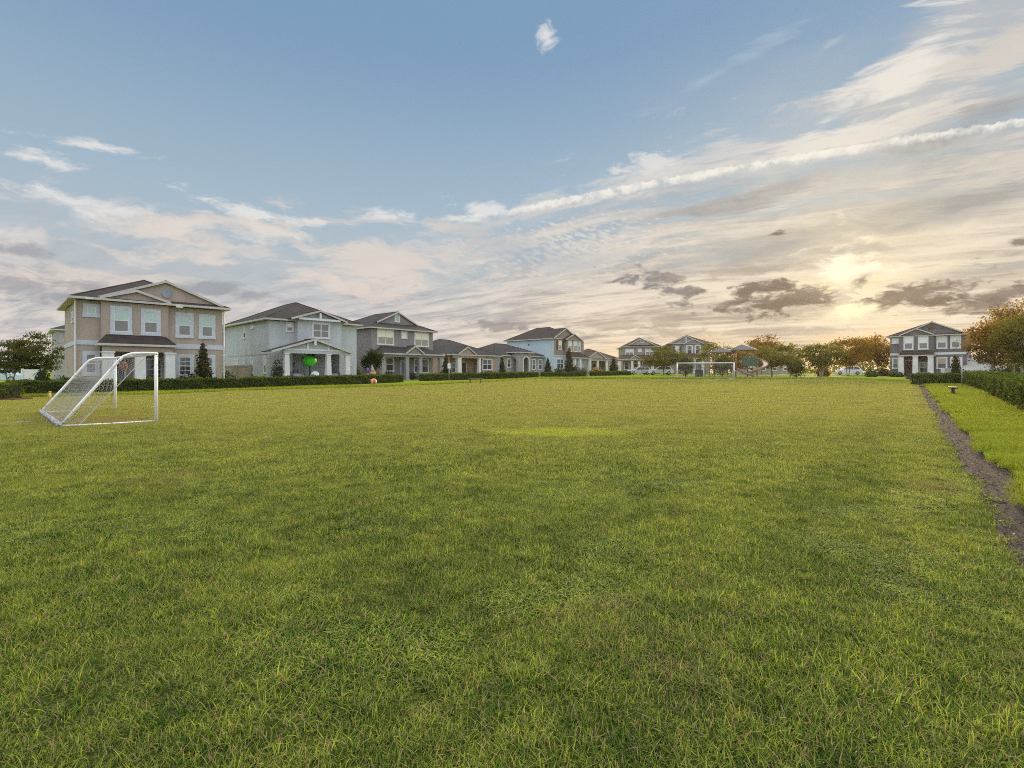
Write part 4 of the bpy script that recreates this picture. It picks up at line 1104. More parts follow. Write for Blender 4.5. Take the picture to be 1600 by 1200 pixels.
# ---------------------------------------------------------------- playground
r = empty('playground_tower', at(1160, 79), -.12, label='wooden coloured play tower with slides, green panel and two pointed roofs', cat='playground tower')
POST = solid('tan_play_post', (.34,.20,.11), .5, .1); PLR = solid('brown_play_roof', (.07,.06,.055), .5, .1); SLD = solid('beige_slide_plastic', (.46,.36,.29), .35, .06); GRN = solid('green_play_panel', (.055,.10,.07), .5, .1)
def play_roof(cx, cy, w, z0, z1):
    b = MB(); h = w/2
    b.raw([(cx-h,cy-h,z0),(cx+h,cy-h,z0),(cx+h,cy+h,z0),(cx-h,cy+h,z0),(cx,cy,z1)], [(0,1,4),(1,2,4),(2,3,4),(3,0,4),(3,2,1,0)])
    o = b.build('roof', PLR, r)
    t = MB()
    for sx, sy in ((1,-1),(1,1)): t.tube([(cx+sx*h,cy+sy*h,z0+.02),(cx,cy,z1+.02)], .07, 6)
    t.build('ridge_trim', CREAM, o)
for cx, cy, w, z0, z1 in ((-2.9,.9,3.9,3.85,4.65),(-.1,0,3.4,4.2,5.1)):
    play_roof(cx, cy, w, z0, z1)
    for sx in (-1, 1):
        for sy in (-1, 1): MB().tube([(cx+sx*w*.36,cy+sy*w*.36,-.1),(cx+sx*w*.36,cy+sy*w*.36,z0+.03)], .075, 8).build('post', POST, r, True)
    MB().box(cx-w*.36, cx+w*.36, cy-w*.36, cy+w*.36, 1.32, 1.42).build('deck', solid('brown_deck', (.14,.08,.055), .6), r)
    b = MB()
    for k in range(8):
        x = cx-w*.36+w*.72*(k+.5)/8
        b.tube([(x,cy-w*.36,1.42),(x,cy-w*.36,2.25)], .025, 5)
    b.tube([(cx-w*.36,cy-w*.36,2.25),(cx+w*.36,cy-w*.36,2.25)], .04, 6); b.build('railing', solid('rust_railing', (.24,.09,.05), .5), r)
MB().box(-.5, 1.75, -1.42, -1.34, 1.75, 3.05).build('green_panel', GRN, r, bevel=.04)
def chute(pts, w, name):
    b = MB(); n = len(pts)
    prof = [(-w/2, .22), (-w/2, .0), (-w/4, -.06), (w/4, -.06), (w/2, 0), (w/2, .22)]
    rings = []
    for i, p in enumerate(pts):
        p = Vector(p); t = Vector(pts[min(i+1, n-1)])-Vector(pts[max(i-1, 0)]); t.z = 0; t.normalize(); q = Vector((t.y, -t.x, 0))
        rings.append([p+q*a+Vector((0,0,c)) for a, c in prof])
    for off in (0., -.035):
        vs = [v+Vector((0,0,off)) for g in rings for v in g]
        b.raw(vs, [(i*6+k, i*6+k+1, (i+1)*6+k+1, (i+1)*6+k) for i in range(n-1) for k in range(5)])
    return b.build(name, SLD, r, True)
chute([(-1.5,-1.25,1.42),(-1.2,-1.6,1.2),(-.7,-2.1,.8),(-.2,-2.5,.5),(.4,-2.9,.32),(.8,-3.1,.28)], .6, 'straight_slide')
sp = []
for i in range(30):
    k = i/29; a = R(85) - k*R(265)
    sp.append((1.85+1.2*math.cos(a), -.9+1.2*math.sin(a), 3.0-2.65*k))
chute(sp, .72, 'spiral_slide')
MB().tube([(1.85,-.9,-.1),(1.85,-.9,2.9)], .08, 8).build('slide_post', POST, r, True)
for k in range(3):
    MB().tube([(-6.4+1.1*k+.7*math.cos(t_), -1.2, .75+.8*math.sin(t_)) for t_ in np.linspace(-.9, math.pi+.9, 14)], .035, 6).build('climbing_hoop', solid('rust_railing', (.24,.09,.05), .5), r, True)

# ---------------------------------------------------------------- cars
def car(label, px, D, rz, paint, L=4.5, W=1.8, H=1.62):
    r = empty('parked_car', at(px, D), rz, label=label, cat='car', group='cars parked beyond the hedge'); r.location.z += .06
    prof = [(-.5,.30),(-.5,.62),(-.485,.92),(-.44,1.0),(-.40,1.42),(-.34,1.58),(-.05,1.62),(.10,1.52),(.22,1.08),(.40,.98),(.48,.84),(.5,.55),(.49,.28)]
    prof = [(x*L, z*H/1.62) for x, z in prof]
    b = MB(); n = len(prof)
    ys = lambda z: (W/2)*(1. if z < 1.0 else 1-.18*(z-1.0)/.62)
    vs = [(x, -ys(z), z) for x, z in prof]+[(x, ys(z), z) for x, z in prof]
    b.raw(vs, [tuple(range(n)), tuple(range(n, 2*n))[::-1]]+[(i, (i+1) % n, n+(i+1) % n, n+i) for i in range(n)])
    b.build('body', paint, r, bevel=.05)
    for s in (-1, 1):
        g = MB(); yw = lambda z: s*(ys(z)+.012)
        for x0, x1, x2, x3 in ((-.40,-.34,-.17,-.17),(-.15,-.15,.08,.19)):
            lo, hi = 1.04*H/1.62, 1.5*H/1.62
            g.ext([(x0*L,yw(lo),lo),(x3*L,yw(lo),lo),(x2*L,yw(hi),hi),(x1*L,yw(hi),hi)], (0, -s*.03, 0))
        g.build('side_window', G_DARK, r)
        for x in (-.31, .31):
            t = MB(); t.tube([(x*L, s*(W/2-.2), .33),(x*L, s*(W/2+.015), .33)], .33, 18); t = t.build('wheel', BLACK, r, True)
            q = MB(); q.tube([(x*L, s*(W/2+.012), .33),(x*L, s*(W/2+.03), .33)], .2, 14); q.build('rim', STEEL, t)
        q = MB(); q.box(.462*L, .492*L, s*.62-.16, s*.62+.16, .72, .86); q.build('headlight', WHITE, r)
        q = MB(); q.box(-.503*L, -.487*L, s*.7-.1, s*.7+.1, .78, 1.0); q.build('tail_light', solid('red_lens', (.35,.03,.02), .3), r)
    g = MB(); g.ext([(.115*L,-W*.36,1.46),(.215*L,-W*.41,1.12),(.215*L,W*.41,1.12),(.115*L,W*.36,1.46)], (.03, 0, .02)); g.build('windscreen', G_DARK, r)
    g = MB(); g.ext([(-.437*L,-W*.41,1.08),(-.405*L,-W*.37,1.38),(-.405*L,W*.37,1.38),(-.437*L,W*.41,1.08)], (-.03, 0, 0)); g.build('rear_window', G_DARK, r)
    return r
WCAR = solid('white_car_paint', (.82,.84,.87), .25, .02); SCAR = solid('silver_car_paint', (.52,.55,.62), .25, .02)
car('silver estate car parked left of the pale green round tree', 998.5, 101, 3.25, SCAR, 4.6, 1.8, 1.55)
car('white estate car parked under the pale green round tree', 1032, 100, 3.0, WCAR, 4.7, 1.85, 1.62)
car('white car far off beneath the amber backlit tree', 1326, 101, 2.6, WCAR, 4.6, 1.8, 1.6)
car('pale blue car at the left edge beyond the hedges', 3, 52, .2, solid('pale_blue_car_paint', (.5,.6,.7), .25, .02), 4.4, 1.8, 1.5)

# ---------------------------------------------------------------- garden decorations at the blue house
GI = solid('bright_green_inflatable', (.09,.72,.04), .45, .05); WI = solid('white_inflatable', (.70,.72,.78), .5, .05)
D0 = 49.; p = at(484, D0); zc = zat(563.5, D0)-p.z
r = empty('inflatable_figure', p, label='bright green round inflatable with a dark cap at the blue house porch', cat='inflatable')
MB().ball((0,0,zc), .63, .6, .58, 24, 16, lambda d, w: 1+.02*math.cos(8*w)).build('body', GI, r, True)
MB().ball((.12,.0,zc+.50), .34, .34, .32, 16, 10).build('cap', BLACK, r, True)
for s in (-1, 1): MB().tube([(s*.48,0,zc+.25),(s*.72,.0,zc+.34),(s*.78,0,zc+.1)], [.10,.07,.03], 8).build('arm', solid('dark_green_inflatable', (.02,.06,.02), .5), r, True)
MB().tube([(0,0,0),(0,0,zc-.5)], [.10,.06], 10).build('foot', solid('dark_green_inflatable', (.02,.06,.02), .5), r, True)
D0 = 48.; p = at(492, D0); zc = zat(586., D0)-p.z
r = empty('inflatable_skull', p, label='white skull shaped inflatable peeping over the long hedge', cat='inflatable')
MB().ball((0,0,zc), .40, .38, .37, 20, 14).build('head', WI, r, True)
for s in (-1, 1): MB().ball((s*.14,-.30,zc-.12), .09, .09, .11, 10, 8).build('eye', BLACK, r, True)
MB().tube([(0,0,0),(0,0,zc-.3)], [.3,.2], 10).build('base', WI, r, True)
for px, D0, sc, lb in ((462, 47.8, 1., 'pale draped ghost figure left of the green inflatable'), (519, 51.5, .95, 'grey draped mound at the right column of the blue house porch')):
    p = at(px, D0); r = empty('draped_figure', p, .3, label=lb, cat='decoration', group='draped figures on the blue house lawn')
    MB().ball((0,0,.62*sc), .75*sc, .6*sc, .85*sc, 22, 12, lambda d, w: (1+.12*math.cos(7*w))*(1.1 if d.z < 0 else 1-.45*d.z)).build('cloth', solid('grey_gauze', (.36,.37,.43), .9, .35, 7.), r, True)
    b = MB()
    for k in range(6):
        a = k*1.05+.3; b.tube([(0,0,1.0*sc),(.7*sc*math.cos(a),.7*sc*math.sin(a),1.25*sc),(1.05*sc*math.cos(a),1.05*sc*math.sin(a),.1)], .03, 5)
    b.build('limb', BLACK, r)
D0 = 48.; p = at(584, D0); zc = zat(596.5, D0)-p.z
r = empty('inflatable_ball', p, label='orange and purple striped ball inflatable in front of the long hedge', cat='inflatable')
def stripes():
    m, nt, pr = new_mat('striped_vinyl')
    x, y, z = nt.xyz(nt.n.new('ShaderNodeTexCoord').outputs['Object'])
    k = nt.m('SINE', nt.mul(nt.m('ARCTAN2', y, x), 4.))
    nt.put(pr.inputs['Base Color'], nt.mix(nt.m('GREATER_THAN', k, .45), (.75,.36,.14), (.30,.06,.22))); pr.inputs['Roughness'].default_value = .4
    return m
MB().ball((0,0,max(zc,.29)), .29, .28, .29, 20, 14).build('body', stripes(), r, True)
MB().ball((-.25,.05,max(zc,.29)+.07), .12, .11, .15, 12, 8).build('side_lobe', solid('crimson_vinyl', (.35,.03,.06), .4), r, True)
D0 = 54.5; p = at(582.5, D0)
r = empty('inflatable_pumpkin', p, label='tan pumpkin inflatable with a grey hat peeping over the hedge end', cat='inflatable')
MB().ball((0,0,1.0), .36, .34, .28, 20, 10, lambda d, w: 1+.06*math.cos(8*w)).build('body', solid('pumpkin_vinyl', (.62,.36,.16), .5), r, True)
MB().tube([(0,0,1.2),(0,0,1.3),(-.1,0,1.9)], [.32,.2,.02], 12).build('hat', solid('grey_hat_cloth', (.28,.25,.27), .8), r, True); MB().tube([(0,0,0),(0,0,.8)], .15, 8).build('base', BLACK, r, True)
p = at(574.5, 54.7); r = empty('inflatable_figure', p, label='purple and white upright inflatable left of the tan pumpkin', cat='inflatable')
MB().ball((0,0,1.25), .24, .2, .45, 16, 12, lambda d, w: 1-.25*max(d.z, 0)).build('upper', solid('purple_vinyl', (.14,.08,.28), .5), r, True); MB().ball((0,0,.75), .27, .24, .25, 14, 10).build('lower', WI, r, True)
# ---------------------------------------------------------------- grass
def grass_blades(rs, n, rad, len0, len1, w, flat=0., square=True):
    if square: xy = rs.uniform(-rad, rad, (n, 2))
    else:
        a = rs.uniform(0, 2*math.pi, n); rr = rad*np.sqrt(rs.rand(n)); xy = np.stack([rr*np.cos(a), rr*np.sin(a)], 1)
    L = rs.uniform(len0, len1, n)*rs.choice([1, 1, 1, 1.35], n); th = rs.uniform(0, 2*math.pi, n); d = np.stack([np.cos(th), np.sin(th)], 1); s = np.stack([-d[:, 1], d[:, 0]], 1)
    lean = rs.uniform(.15, 1.05, n) + flat; ww = w*rs.uniform(.6, 1.3, n)
    def P(k, e):                                     # k along the blade, e half width
        out = L*(lean*.55*k + lean*.75*k*k); up = L*(k*1.0 - .38*lean*k*k)
        c = np.concatenate([xy + d*out[:, None], np.maximum(up, .002)[:, None]], 1)
        c[:, :2] += s*(ww*e)[:, None]; return c
    V = np.stack([P(0, -.5), P(0, .5), P(.5, .45), P(.5, -.45), P(1., 0)], 1).reshape(-1, 3)
    i = np.arange(n)[:, None]*5
    return V, i+np.array([[0, 1, 2, 3]]), i+np.array([[3, 2, 4]]), np.repeat(np.where(rs.rand(n) < .17, rs.uniform(.86, 1, n), rs.uniform(0, .8, n)), 5)
def grass_object(name, protos, pts, mat, kind='stuff'):
    """one mesh that holds the tufts (faces) and the places they grow (loose points); geometry nodes put the one on the other"""
    Vs, Q, T, tint, fq, ft, pid = [], [], [], [], [], [], []; o = 0
    for k, (V, q, t, ti) in enumerate(protos):
        Vs.append(V); Q.append(q+o); T.append(t+o); tint.append(ti); fq.append(np.full(len(q), k)); ft.append(np.full(len(t), k)); pid.append(np.full(len(V), -1)); o += len(V)
    nP = len(pts)
    Vs.append(pts[:, :3]); tint.append(np.zeros(nP)); pid.append(pts[:, 3].astype(int))
    V = np.concatenate(Vs); pid = np.concatenate(pid)
    ob = np_mesh(name, V, [np.concatenate(Q), np.concatenate(T)], mat, None, np.concatenate(tint)); me = ob.data
    assert len(me.vertices) == len(V) and len(me.polygons) == sum(map(len, Q))+sum(map(len, T)), 'mesh changed'
    a = me.attributes.new('pid', 'INT', 'POINT'); a.data.foreach_set('value', pid.astype(np.int32))
    a = me.attributes.new('fid', 'INT', 'FACE'); a.data.foreach_set('value', np.concatenate(fq+ft).astype(np.int32))
    for nm, c in (('rot', 4), ('scl', 5)):
        a = me.attributes.new(nm, 'FLOAT', 'POINT'); a.data.foreach_set('value', np.concatenate([np.zeros(o), pts[:, c]]).astype(np.float32))
    t = bpy.data.node_groups.new(name, 'GeometryNodeTree')
    t.interface.new_socket('Geometry', in_out='INPUT', socket_type='NodeSocketGeometry'); t.interface.new_socket('Geometry', in_out='OUTPUT', socket_type='NodeSocketGeometry')
    N = t.nodes; Lk = t.links.new
    gi, go = N.new('NodeGroupInput'), N.new('NodeGroupOutput')
    def attr(nm, ty):
        n = N.new('GeometryNodeInputNamedAttribute'); n.data_type = ty; n.inputs['Name'].default_value = nm; return n.outputs['Attribute']
    def cmp(sock, op, v):
        n = N.new('FunctionNodeCompare'); n.data_type = 'INT'; n.operation = op
        ins = [i for i in n.inputs if i.enabled and i.type == 'INT']
        Lk(sock, ins[0]); ins[1].default_value = v; return n.outputs[0]
    sp = N.new('GeometryNodeSeparateGeometry'); sp.domain = 'POINT'; Lk(gi.outputs[0], sp.inputs[0]); Lk(cmp(attr('pid', 'INT'), 'GREATER_EQUAL', 0), sp.inputs[1])
    mp = N.new('GeometryNodeMeshToPoints'); Lk(sp.outputs[0], mp.inputs[0])
    jn = N.new('GeometryNodeJoinGeometry')
    rot = N.new('ShaderNodeCombineXYZ'); Lk(attr('rot', 'FLOAT'), rot.inputs[2])
    for k in range(len(protos)):
        sf = N.new('GeometryNodeSeparateGeometry'); sf.domain = 'FACE'; Lk(sp.outputs[1], sf.inputs[0]); Lk(cmp(attr('fid', 'INT'), 'EQUAL', k), sf.inputs[1])
        g2 = N.new('GeometryNodeGeometryToInstance'); Lk(sf.outputs[0], g2.inputs[0])
        ip = N.new('GeometryNodeInstanceOnPoints'); Lk(mp.outputs[0], ip.inputs['Points']); Lk(cmp(attr('pid', 'INT'), 'EQUAL', k), ip.inputs['Selection']); Lk(g2.outputs[0], ip.inputs['Instance'])
        Lk(rot.outputs[0], ip.inputs['Rotation']); Lk(attr('scl', 'FLOAT'), ip.inputs['Scale']); Lk(ip.outputs[0], jn.inputs[0])
    Lk(jn.outputs[0], go.inputs[0])
    md = ob.modifiers.new('grow', 'NODES'); md.node_group = t
    ob['kind'] = kind; return ob
def vnoise(x, y, s, seed):                           # smooth value noise
    rs = np.random.RandomState(seed); G = rs.rand(257, 257)
    u, v = x/s+100, y/s+100; i, j = np.floor(u).astype(int), np.floor(v).astype(int); f, g = u-i, v-j; f = f*f*(3-2*f); g = g*g*(3-2*g)
    q = lambda a, b: G[a % 257, b % 257]
    return (q(i, j)*(1-f)+q(i+1, j)*f)*(1-g)+(q(i, j+1)*(1-f)+q(i+1, j+1)*f)*g
bx = np.array([b[0] for b in bound]); by = np.array([b[1] for b in bound])
def in_field(x, y, m):
    """inside the mown field: short of the lawn's edge, left of the mulch strip"""
    ok = x < mulL(y) - m
    left = np.interp(x, bx[:10], by[:10], left=26., right=70.)
    return ok & (y < np.where(x < 3.5, left, 70.) - .1)
def grid_pts(x0, x1, y0, y1, sp, rs):
    X, Y = np.meshgrid(np.arange(x0, x1, sp), np.arange(y0, y1, sp)); X = X.ravel()+rs.uniform(-.5, .5, X.size)*sp; Y = Y.ravel()+rs.uniform(-.5, .5, Y.size)*sp
    return X, Y
rs = np.random.RandomState(77)
def field_grass():
    protos, P = [], []
    for k in range(5): protos.append(grass_blades(rs, 420, .2, .018, .054, .0040))
    for k in range(2): protos.append(grass_blades(rs, 360, .2, .018, .040, .0075, .45))       # clover and broad weeds
    for k in range(2): protos.append(grass_blades(rs, 90, .08, .04, .09, .0045, .1, False)) # taller tufts
    for k in range(3): protos.append(grass_blades(rs, 620, .36, .022, .058, .0075))
    for k in range(3): protos.append(grass_blades(rs, 700, .8, .025, .055, .017))
    def put(sp, d0, d1, choice, m):
        X, Y = grid_pts(-1.3*d1-2, 1.3*d1+2, d0-.2, d1, sp, rs)
        h = vnoise(X, Y, .9, 3)*.6+vnoise(X, Y, .3, 4)*.4; h2 = vnoise(X, Y, 2.6, 5)
        dist = np.hypot(X, Y)
        ok = in_field(X, Y, m) & (np.abs(X) < 1.3*Y+2.) & (np.maximum(Y, .0) >= d0) & (Y < d1)
        ok &= ~((h2*.6+h*.4 < .30) & (rs.rand(len(X)) < .35))                   # thin, bare places
        X, Y, h = X[ok], Y[ok], h[ok]
        pid = choice(len(X), h, X, Y)
        sc = (.62+.75*h)*np.where(pid < 0, 0, 1)
        Z = np.array([gz(y) for y in Y])
        P.append(np.stack([X, Y, Z, pid, rs.uniform(0, 6.28, len(X)), sc], 1))
    def near(n, h, X, Y):
        weed = vnoise(X, Y, .7, 8); return np.where((weed > .72) & (rs.rand(n) < .7), rs.randint(5, 7, n), np.where(rs.rand(n) < .16, rs.randint(7, 9, n), rs.randint(0, 5, n)))
    put(.17, .4, 7.5, near, .12)
    put(.36, 7.5, 21., lambda n, h, X, Y: rs.randint(9, 12, n), .36)
    put(1.0, 21., 69.5, lambda n, h, X, Y: rs.randint(12, 15, n), .75)
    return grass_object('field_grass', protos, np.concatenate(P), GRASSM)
def grass_mat(name, g0, g1, g2, dry, dryamt, far=None):
    m, nt, p = new_mat(name)
    a = nt.n.new('ShaderNodeAttribute'); a.attribute_name = 'tint'; t = a.outputs['Fac']
    pos = nt.n.new('ShaderNodeNewGeometry').outputs['Position']
    big, mid, k = turf_tone(nt, pos)
    k = nt.add(k, nt.mul(nt.sub(t, .4), .62))
    c = nt.mix(nt.ss(k, .22, .50), g0, g1); c = nt.mix(nt.ss(k, .48, .78), c, g2)
    if far: c = nt.mix(nt.ss(nt.add(nt.xyz(pos)[1], nt.mul(nt.sub(mid, .5), 16.)), 2., 24.), c, nt.mix(.62, c, far))  # the distant golden glow is put into the blade colour too
    c = nt.mix(nt.mul(spot(nt, pos, *YELLOWSPOT), .6) if far else 0., c, (.42, .50, .045))
    f = nt.add(nt.ss(t, .83, .88), nt.mul(dryness(nt, pos), dryamt))
    c = nt.mix(f, c, dry)
    nt.put(p.inputs['Base Color'], c); p.inputs['Roughness'].default_value = .65; p.inputs['Specular IOR Level'].default_value = .15
    tr = nt.n.new('ShaderNodeBsdfTranslucent'); nt.put(tr.inputs[0], nt.vm('MULTIPLY', c, (1.25, 1.15, .6)))
    mx = nt.n.new('ShaderNodeMixShader'); mx.inputs[0].default_value = .38
    nt.l.new(p.outputs[0], mx.inputs[1]); nt.l.new(tr.outputs[0], mx.inputs[2]); nt.l.new(mx.outputs[0], nt.n['Material Output'].inputs[0])
    return m
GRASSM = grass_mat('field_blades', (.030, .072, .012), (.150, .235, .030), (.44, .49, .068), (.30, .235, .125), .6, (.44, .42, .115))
LAWNG = grass_mat('lawn_blades', (.15, .23, .018), (.25, .32, .025), (.34, .38, .03), (.34, .31, .07), .2)
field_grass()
def lawn_grass():
    protos = [grass_blades(rs, 420, .25, .07, .15, .006) for _ in range(4)] + [grass_blades(rs, 420, .6, .08, .15, .016) for _ in range(3)]
    P = []
    mr = np.array(mul_r)
    def put(x0, x1, y0, y1, sp, lo, hi, test):
        X, Y = grid_pts(x0, x1, y0, y1, sp, rs); ok = test(X, Y); X, Y = X[ok], Y[ok]
        h = vnoise(X, Y, .8, 13)
        P.append(np.stack([X, Y, np.array([gz(y) for y in Y])+.045, rs.randint(lo, hi, len(X)), rs.uniform(0, 6.28, len(X)), .7+.5*h], 1))
    def right(X, Y, mg):
        edge = np.interp(Y, mr[:, 1], mr[:, 0]); return (X > edge+mg) & (X < edge+9.) & (X < 1.45*Y+2.5)
    put(2, 25, 1.5, 16, .22, 0, 4, lambda X, Y: right(X, Y, .16))
    put(10, 46, 16, 48, .5, 4, 7, lambda X, Y: right(X, Y, .55))
    pl = bound
    def left(X, Y):                                   # a band behind the field's edge
        e = np.interp(X, bx[:10], by[:10]); return (Y > e+.35) & (Y < e+4.5)
    put(-34, 3, 26, 74, .62, 4, 7, left)
    put(3, 46, 70.4, 77, .8, 4, 7, lambda X, Y: X == X)
    put(40, 47, 50, 72, .8, 4, 7, lambda X, Y: X > np.interp(Y, [50.2, 56, 64, 70], [40.2, 43.7, 43.9, 42.3]))
    return grass_object('lawn_grass', protos, np.concatenate(P), LAWNG)
lawn_grass()
# bark chips lying in the strip
n = 7000; yy = 1.5+43*rs.rand(n)**2.2; ww = rs.uniform(-.05, .55, n)
C = np.stack([np.array([mulL(y) for y in yy])+ww*1.25*.8, yy-ww*.3, np.array([gz(y) for y in yy])+.012+rs.uniform(0, .018, n)], 1)
V, Fq = leaf_quads(rs, C, np.array([0, 0, 1.])+rs.normal(size=(n, 3))*.28, .017*(1+yy*.03), .34)
np_mesh('bark_chips', V, [Fq], leafy('bark_chip', (.035, .024, .022), (.12, .085, .075), (.36, .31, .27), 0., 5., .88), None, np.repeat(rs.rand(n), 4))['kind'] = 'stuff'
# ---------------------------------------------------------------- camera
cam = bpy.data.cameras.new('camera'); co = bpy.data.objects.new('camera', cam); col.objects.link(co)
co.location = (0, 0, EYE); co.rotation_euler = (R(90), 0, 0)
cam.sensor_fit = 'HORIZONTAL'; cam.sensor_width = 36.; cam.lens = 36.*F/1600.; cam.shift_y = (HOR-600.)/1600.
cam.clip_start = .05; cam.clip_end = 6000.
scene.camera = co
# ---------------------------------------------------------------- air
def air():
    b = MB(); b.box(-950, 950, -90, 2550, -1.2, 14.)
    m = bpy.data.materials.new('golden_air'); m.use_nodes = True; n = m.node_tree.nodes; n.clear()
    v = n.new('ShaderNodeVolumePrincipled'); o = n.new('ShaderNodeOutputMaterial'); m.node_tree.links.new(v.outputs[0], o.inputs['Volume'])
    v.inputs['Color'].default_value = (1., .90, .74, 1); v.inputs['Density'].default_value = .00017; v.inputs['Anisotropy'].default_value = .55
    ob = b.build('haze', m); ob['kind'] = 'stuff'
air()
# ---------------------------------------------------------------- daylight
SUN_AZ, SUN_EL = math.atan2(525., 800.), math.atan2(140., math.hypot(525., 800.))   # low sun seen through thin cloud
sd = Vector((math.sin(SUN_AZ)*math.cos(SUN_EL), math.cos(SUN_AZ)*math.cos(SUN_EL), math.sin(SUN_EL)))
L = bpy.data.lights.new('sun', 'SUN'); L.energy = 4.; L.angle = R(3.); L.color = (1., .74, .40)
lo = bpy.data.objects.new('sun', L); col.objects.link(lo); lo.rotation_euler = (-sd).to_track_quat('-Z', 'Y').to_euler()

W = bpy.data.worlds.new('World'); scene.world = W; W.use_nodes = True
nt = NT(W.node_tree); bg = nt.n['Background']; bg.inputs[1].default_value = .1
dirv = nt.vm('NORMALIZE', nt.n.new('ShaderNodeTexCoord').outputs['Generated'])
x, y, z = nt.xyz(dirv)
zp = nt.m('MAXIMUM', z, 0.)
sk = nt.n.new('ShaderNodeTexSky'); sk.sky_type = 'NISHITA'; sk.sun_disc = False; sk.sun_elevation = SUN_EL; sk.sun_rotation = SUN_AZ
sk.air_density = 1.; sk.dust_density = .6; sk.ozone_density = 2.2
S = lambda r, g, b, k=10.: tuple(v*k for v in lin(r, g, b))      # a sky tone read as sRGB, in units of the 0.1 background
az = nt.m('ARCTAN2', x, y); el = nt.m('ARCSINE', z)
ca = nt.vm('DOT_PRODUCT', dirv, tuple(sd))                       # cosine of the angle to the sun
def ell(px, py, rx, ry, tilt=0.):                                # soft ellipse round a measured direction: 1 at its centre, 0 at its rim
    s_, t_ = (px-800)/F, (HOR-py)/F; a0 = math.atan(s_); e0 = math.atan2(t_, math.hypot(1, s_))
    da, de = nt.sub(az, a0), nt.sub(el, e0); c, q = math.cos(tilt), math.sin(tilt)
    ka, ke = 1/(rx/F*math.cos(a0)**2), 1/(ry/F*math.cos(a0))
    u_ = nt.mul(nt.add(nt.mul(da, c), nt.mul(de, q)), ka); v_ = nt.mul(nt.sub(nt.mul(de, c), nt.mul(da, q)), ke)
    return nt.sub(1., nt.m('SQRT', nt.add(nt.mul(u_, u_), nt.mul(v_, v_))))
def con(n, g):                                                    # noise spread round zero
    return nt.mul(nt.sub(n, .5), g)
# clear sky: the physical sky evened out by high thin haze
haze = nt.mix(nt.ss(el, .00, .34), S(206, 200, 194), nt.mix(nt.ss(el, .24, .60), S(170, 191, 206), S(128, 161, 193)))
base = nt.mix(.92, sk.outputs[0], haze)
# cloud sheet coordinates: a flat layer overhead, streaks along the wind (the direction of the vapour trail)
iz = nt.m('DIVIDE', 1., nt.add(zp, .10)); cx, cy = nt.mul(x, iz), nt.mul(y, iz)
ua = nt.add(nt.mul(cx, .858), nt.mul(cy, -.514)); va = nt.add(nt.mul(cx, .514), nt.mul(cy, .858))
warp = nt.noise(nt.comb(nt.mul(ua, .5), nt.mul(va, 1.1), 3.), 1., 4., .55)
wv = con(warp, 1.5)
n1 = nt.noise(nt.comb(nt.mul(ua, .55), nt.add(nt.mul(va, 1.7), wv), 0.), 1., 6., .62)
n2 = nt.noise(nt.comb(nt.mul(ua, 1.5), nt.add(nt.mul(va, 5.2), nt.mul(wv, 2.2)), 5.), 1., 6., .68)
w3 = con(nt.noise(nt.comb(nt.mul(az, 5.), nt.mul(el, 9.), 1.), 1., 4., .6), 1.)
n3 = nt.noise(nt.comb(nt.mul(az, 3.2), nt.add(nt.mul(el, 15.), nt.mul(w3, 1.6)), 9.), 1., 6., .64)
n4 = nt.noise(nt.comb(nt.add(nt.mul(az, 9.), nt.mul(w3, 1.2)), nt.add(nt.mul(el, 24.), nt.mul(w3, 2.)), 2.), 1., 6., .68)
n5 = nt.noise(nt.comb(nt.mul(az, 22.), nt.add(nt.mul(el, 52.), nt.mul(w3, 1.)), 4.), 1., 6., .64, .4)
tex = nt.add(nt.mul(n1, .5), nt.mul(n2, .5))
# warm and cool cloud tones by nearness to the sun
warm = nt.ss(ca, .62, .985)
lowk = nt.ss(el, .34, .03)
lite = nt.mix(warm, nt.mix(lowk, S(226, 225, 223), S(226, 215, 206)), nt.mix(lowk, S(212, 206, 200), S(246, 230, 206)))
dark = nt.mix(warm, nt.mix(lowk, S(140, 158, 175), S(164, 168, 178)), nt.mix(lowk, S(132, 140, 150), S(166, 152, 138)))
shade = nt.add(con(nt.add(nt.mul(n2, .45), nt.add(nt.mul(n3, .25), nt.mul(n1, .30))), 5.2), .60)
ct = nt.mix(nt.ss(shade, .0, 1.), dark, lite)
# cover: all over the right and low sky, thinning up to the left
gs = nt.m('DIVIDE', x, nt.m('MAXIMUM', y, .08)); gt = nt.m('DIVIDE', z, nt.m('MAXIMUM', y, .08))
edge = nt.add(.33, nt.mul(nt.sub(gs, .2), .30))
cov = nt.add(nt.sub(edge, gt), con(tex, 1.1))
covR = nt.mul(nt.ss(cov, -.10, .16), nt.ss(az, -.40, .10))
covL = nt.mul(nt.ss(nt.add(nt.sub(.235, el), con(nt.add(nt.mul(n3, .6), nt.mul(n4, .4)), .75)), -.04, .16), .92)
cover = nt.m('MAXIMUM', covR, covL)
gap = nt.mul(nt.ss(nt.add(nt.mul(n1, .65), nt.mul(n2, .35)), .54, .36), nt.ss(el, .14, .32))
cover = nt.mul(cover, nt.sub(1., nt.mul(gap, .8)))
c = nt.mix(cover, base, ct)
def wisp(c, px, py, rx, ry, tilt, col_, k=.9, nz=n4, amp=5., lo=.0, hi=.9):
    m_ = nt.add(ell(px, py, rx, ry, tilt), con(nz, amp))
    return nt.mix(nt.mul(nt.ss(m_, lo, hi), k), c, col_)
WH = S(230, 228, 226)
for a in ((175,326,170,20,-.06),(395,335,130,15,-.05),(420,358,60,22,.0),(608,339,60,11,.0),(494,344,24,8,0),(30,243,90,12,.05),(160,230,90,8,.03),(855,55,20,15,0),(738,322,44,13,-.12),(715,342,40,7,.0),(265,292,36,14,0)):
    c = wisp(c, *a[:5], WH, .85, n4, 5., .0, 1.0)
CRM = S(222, 214, 204)
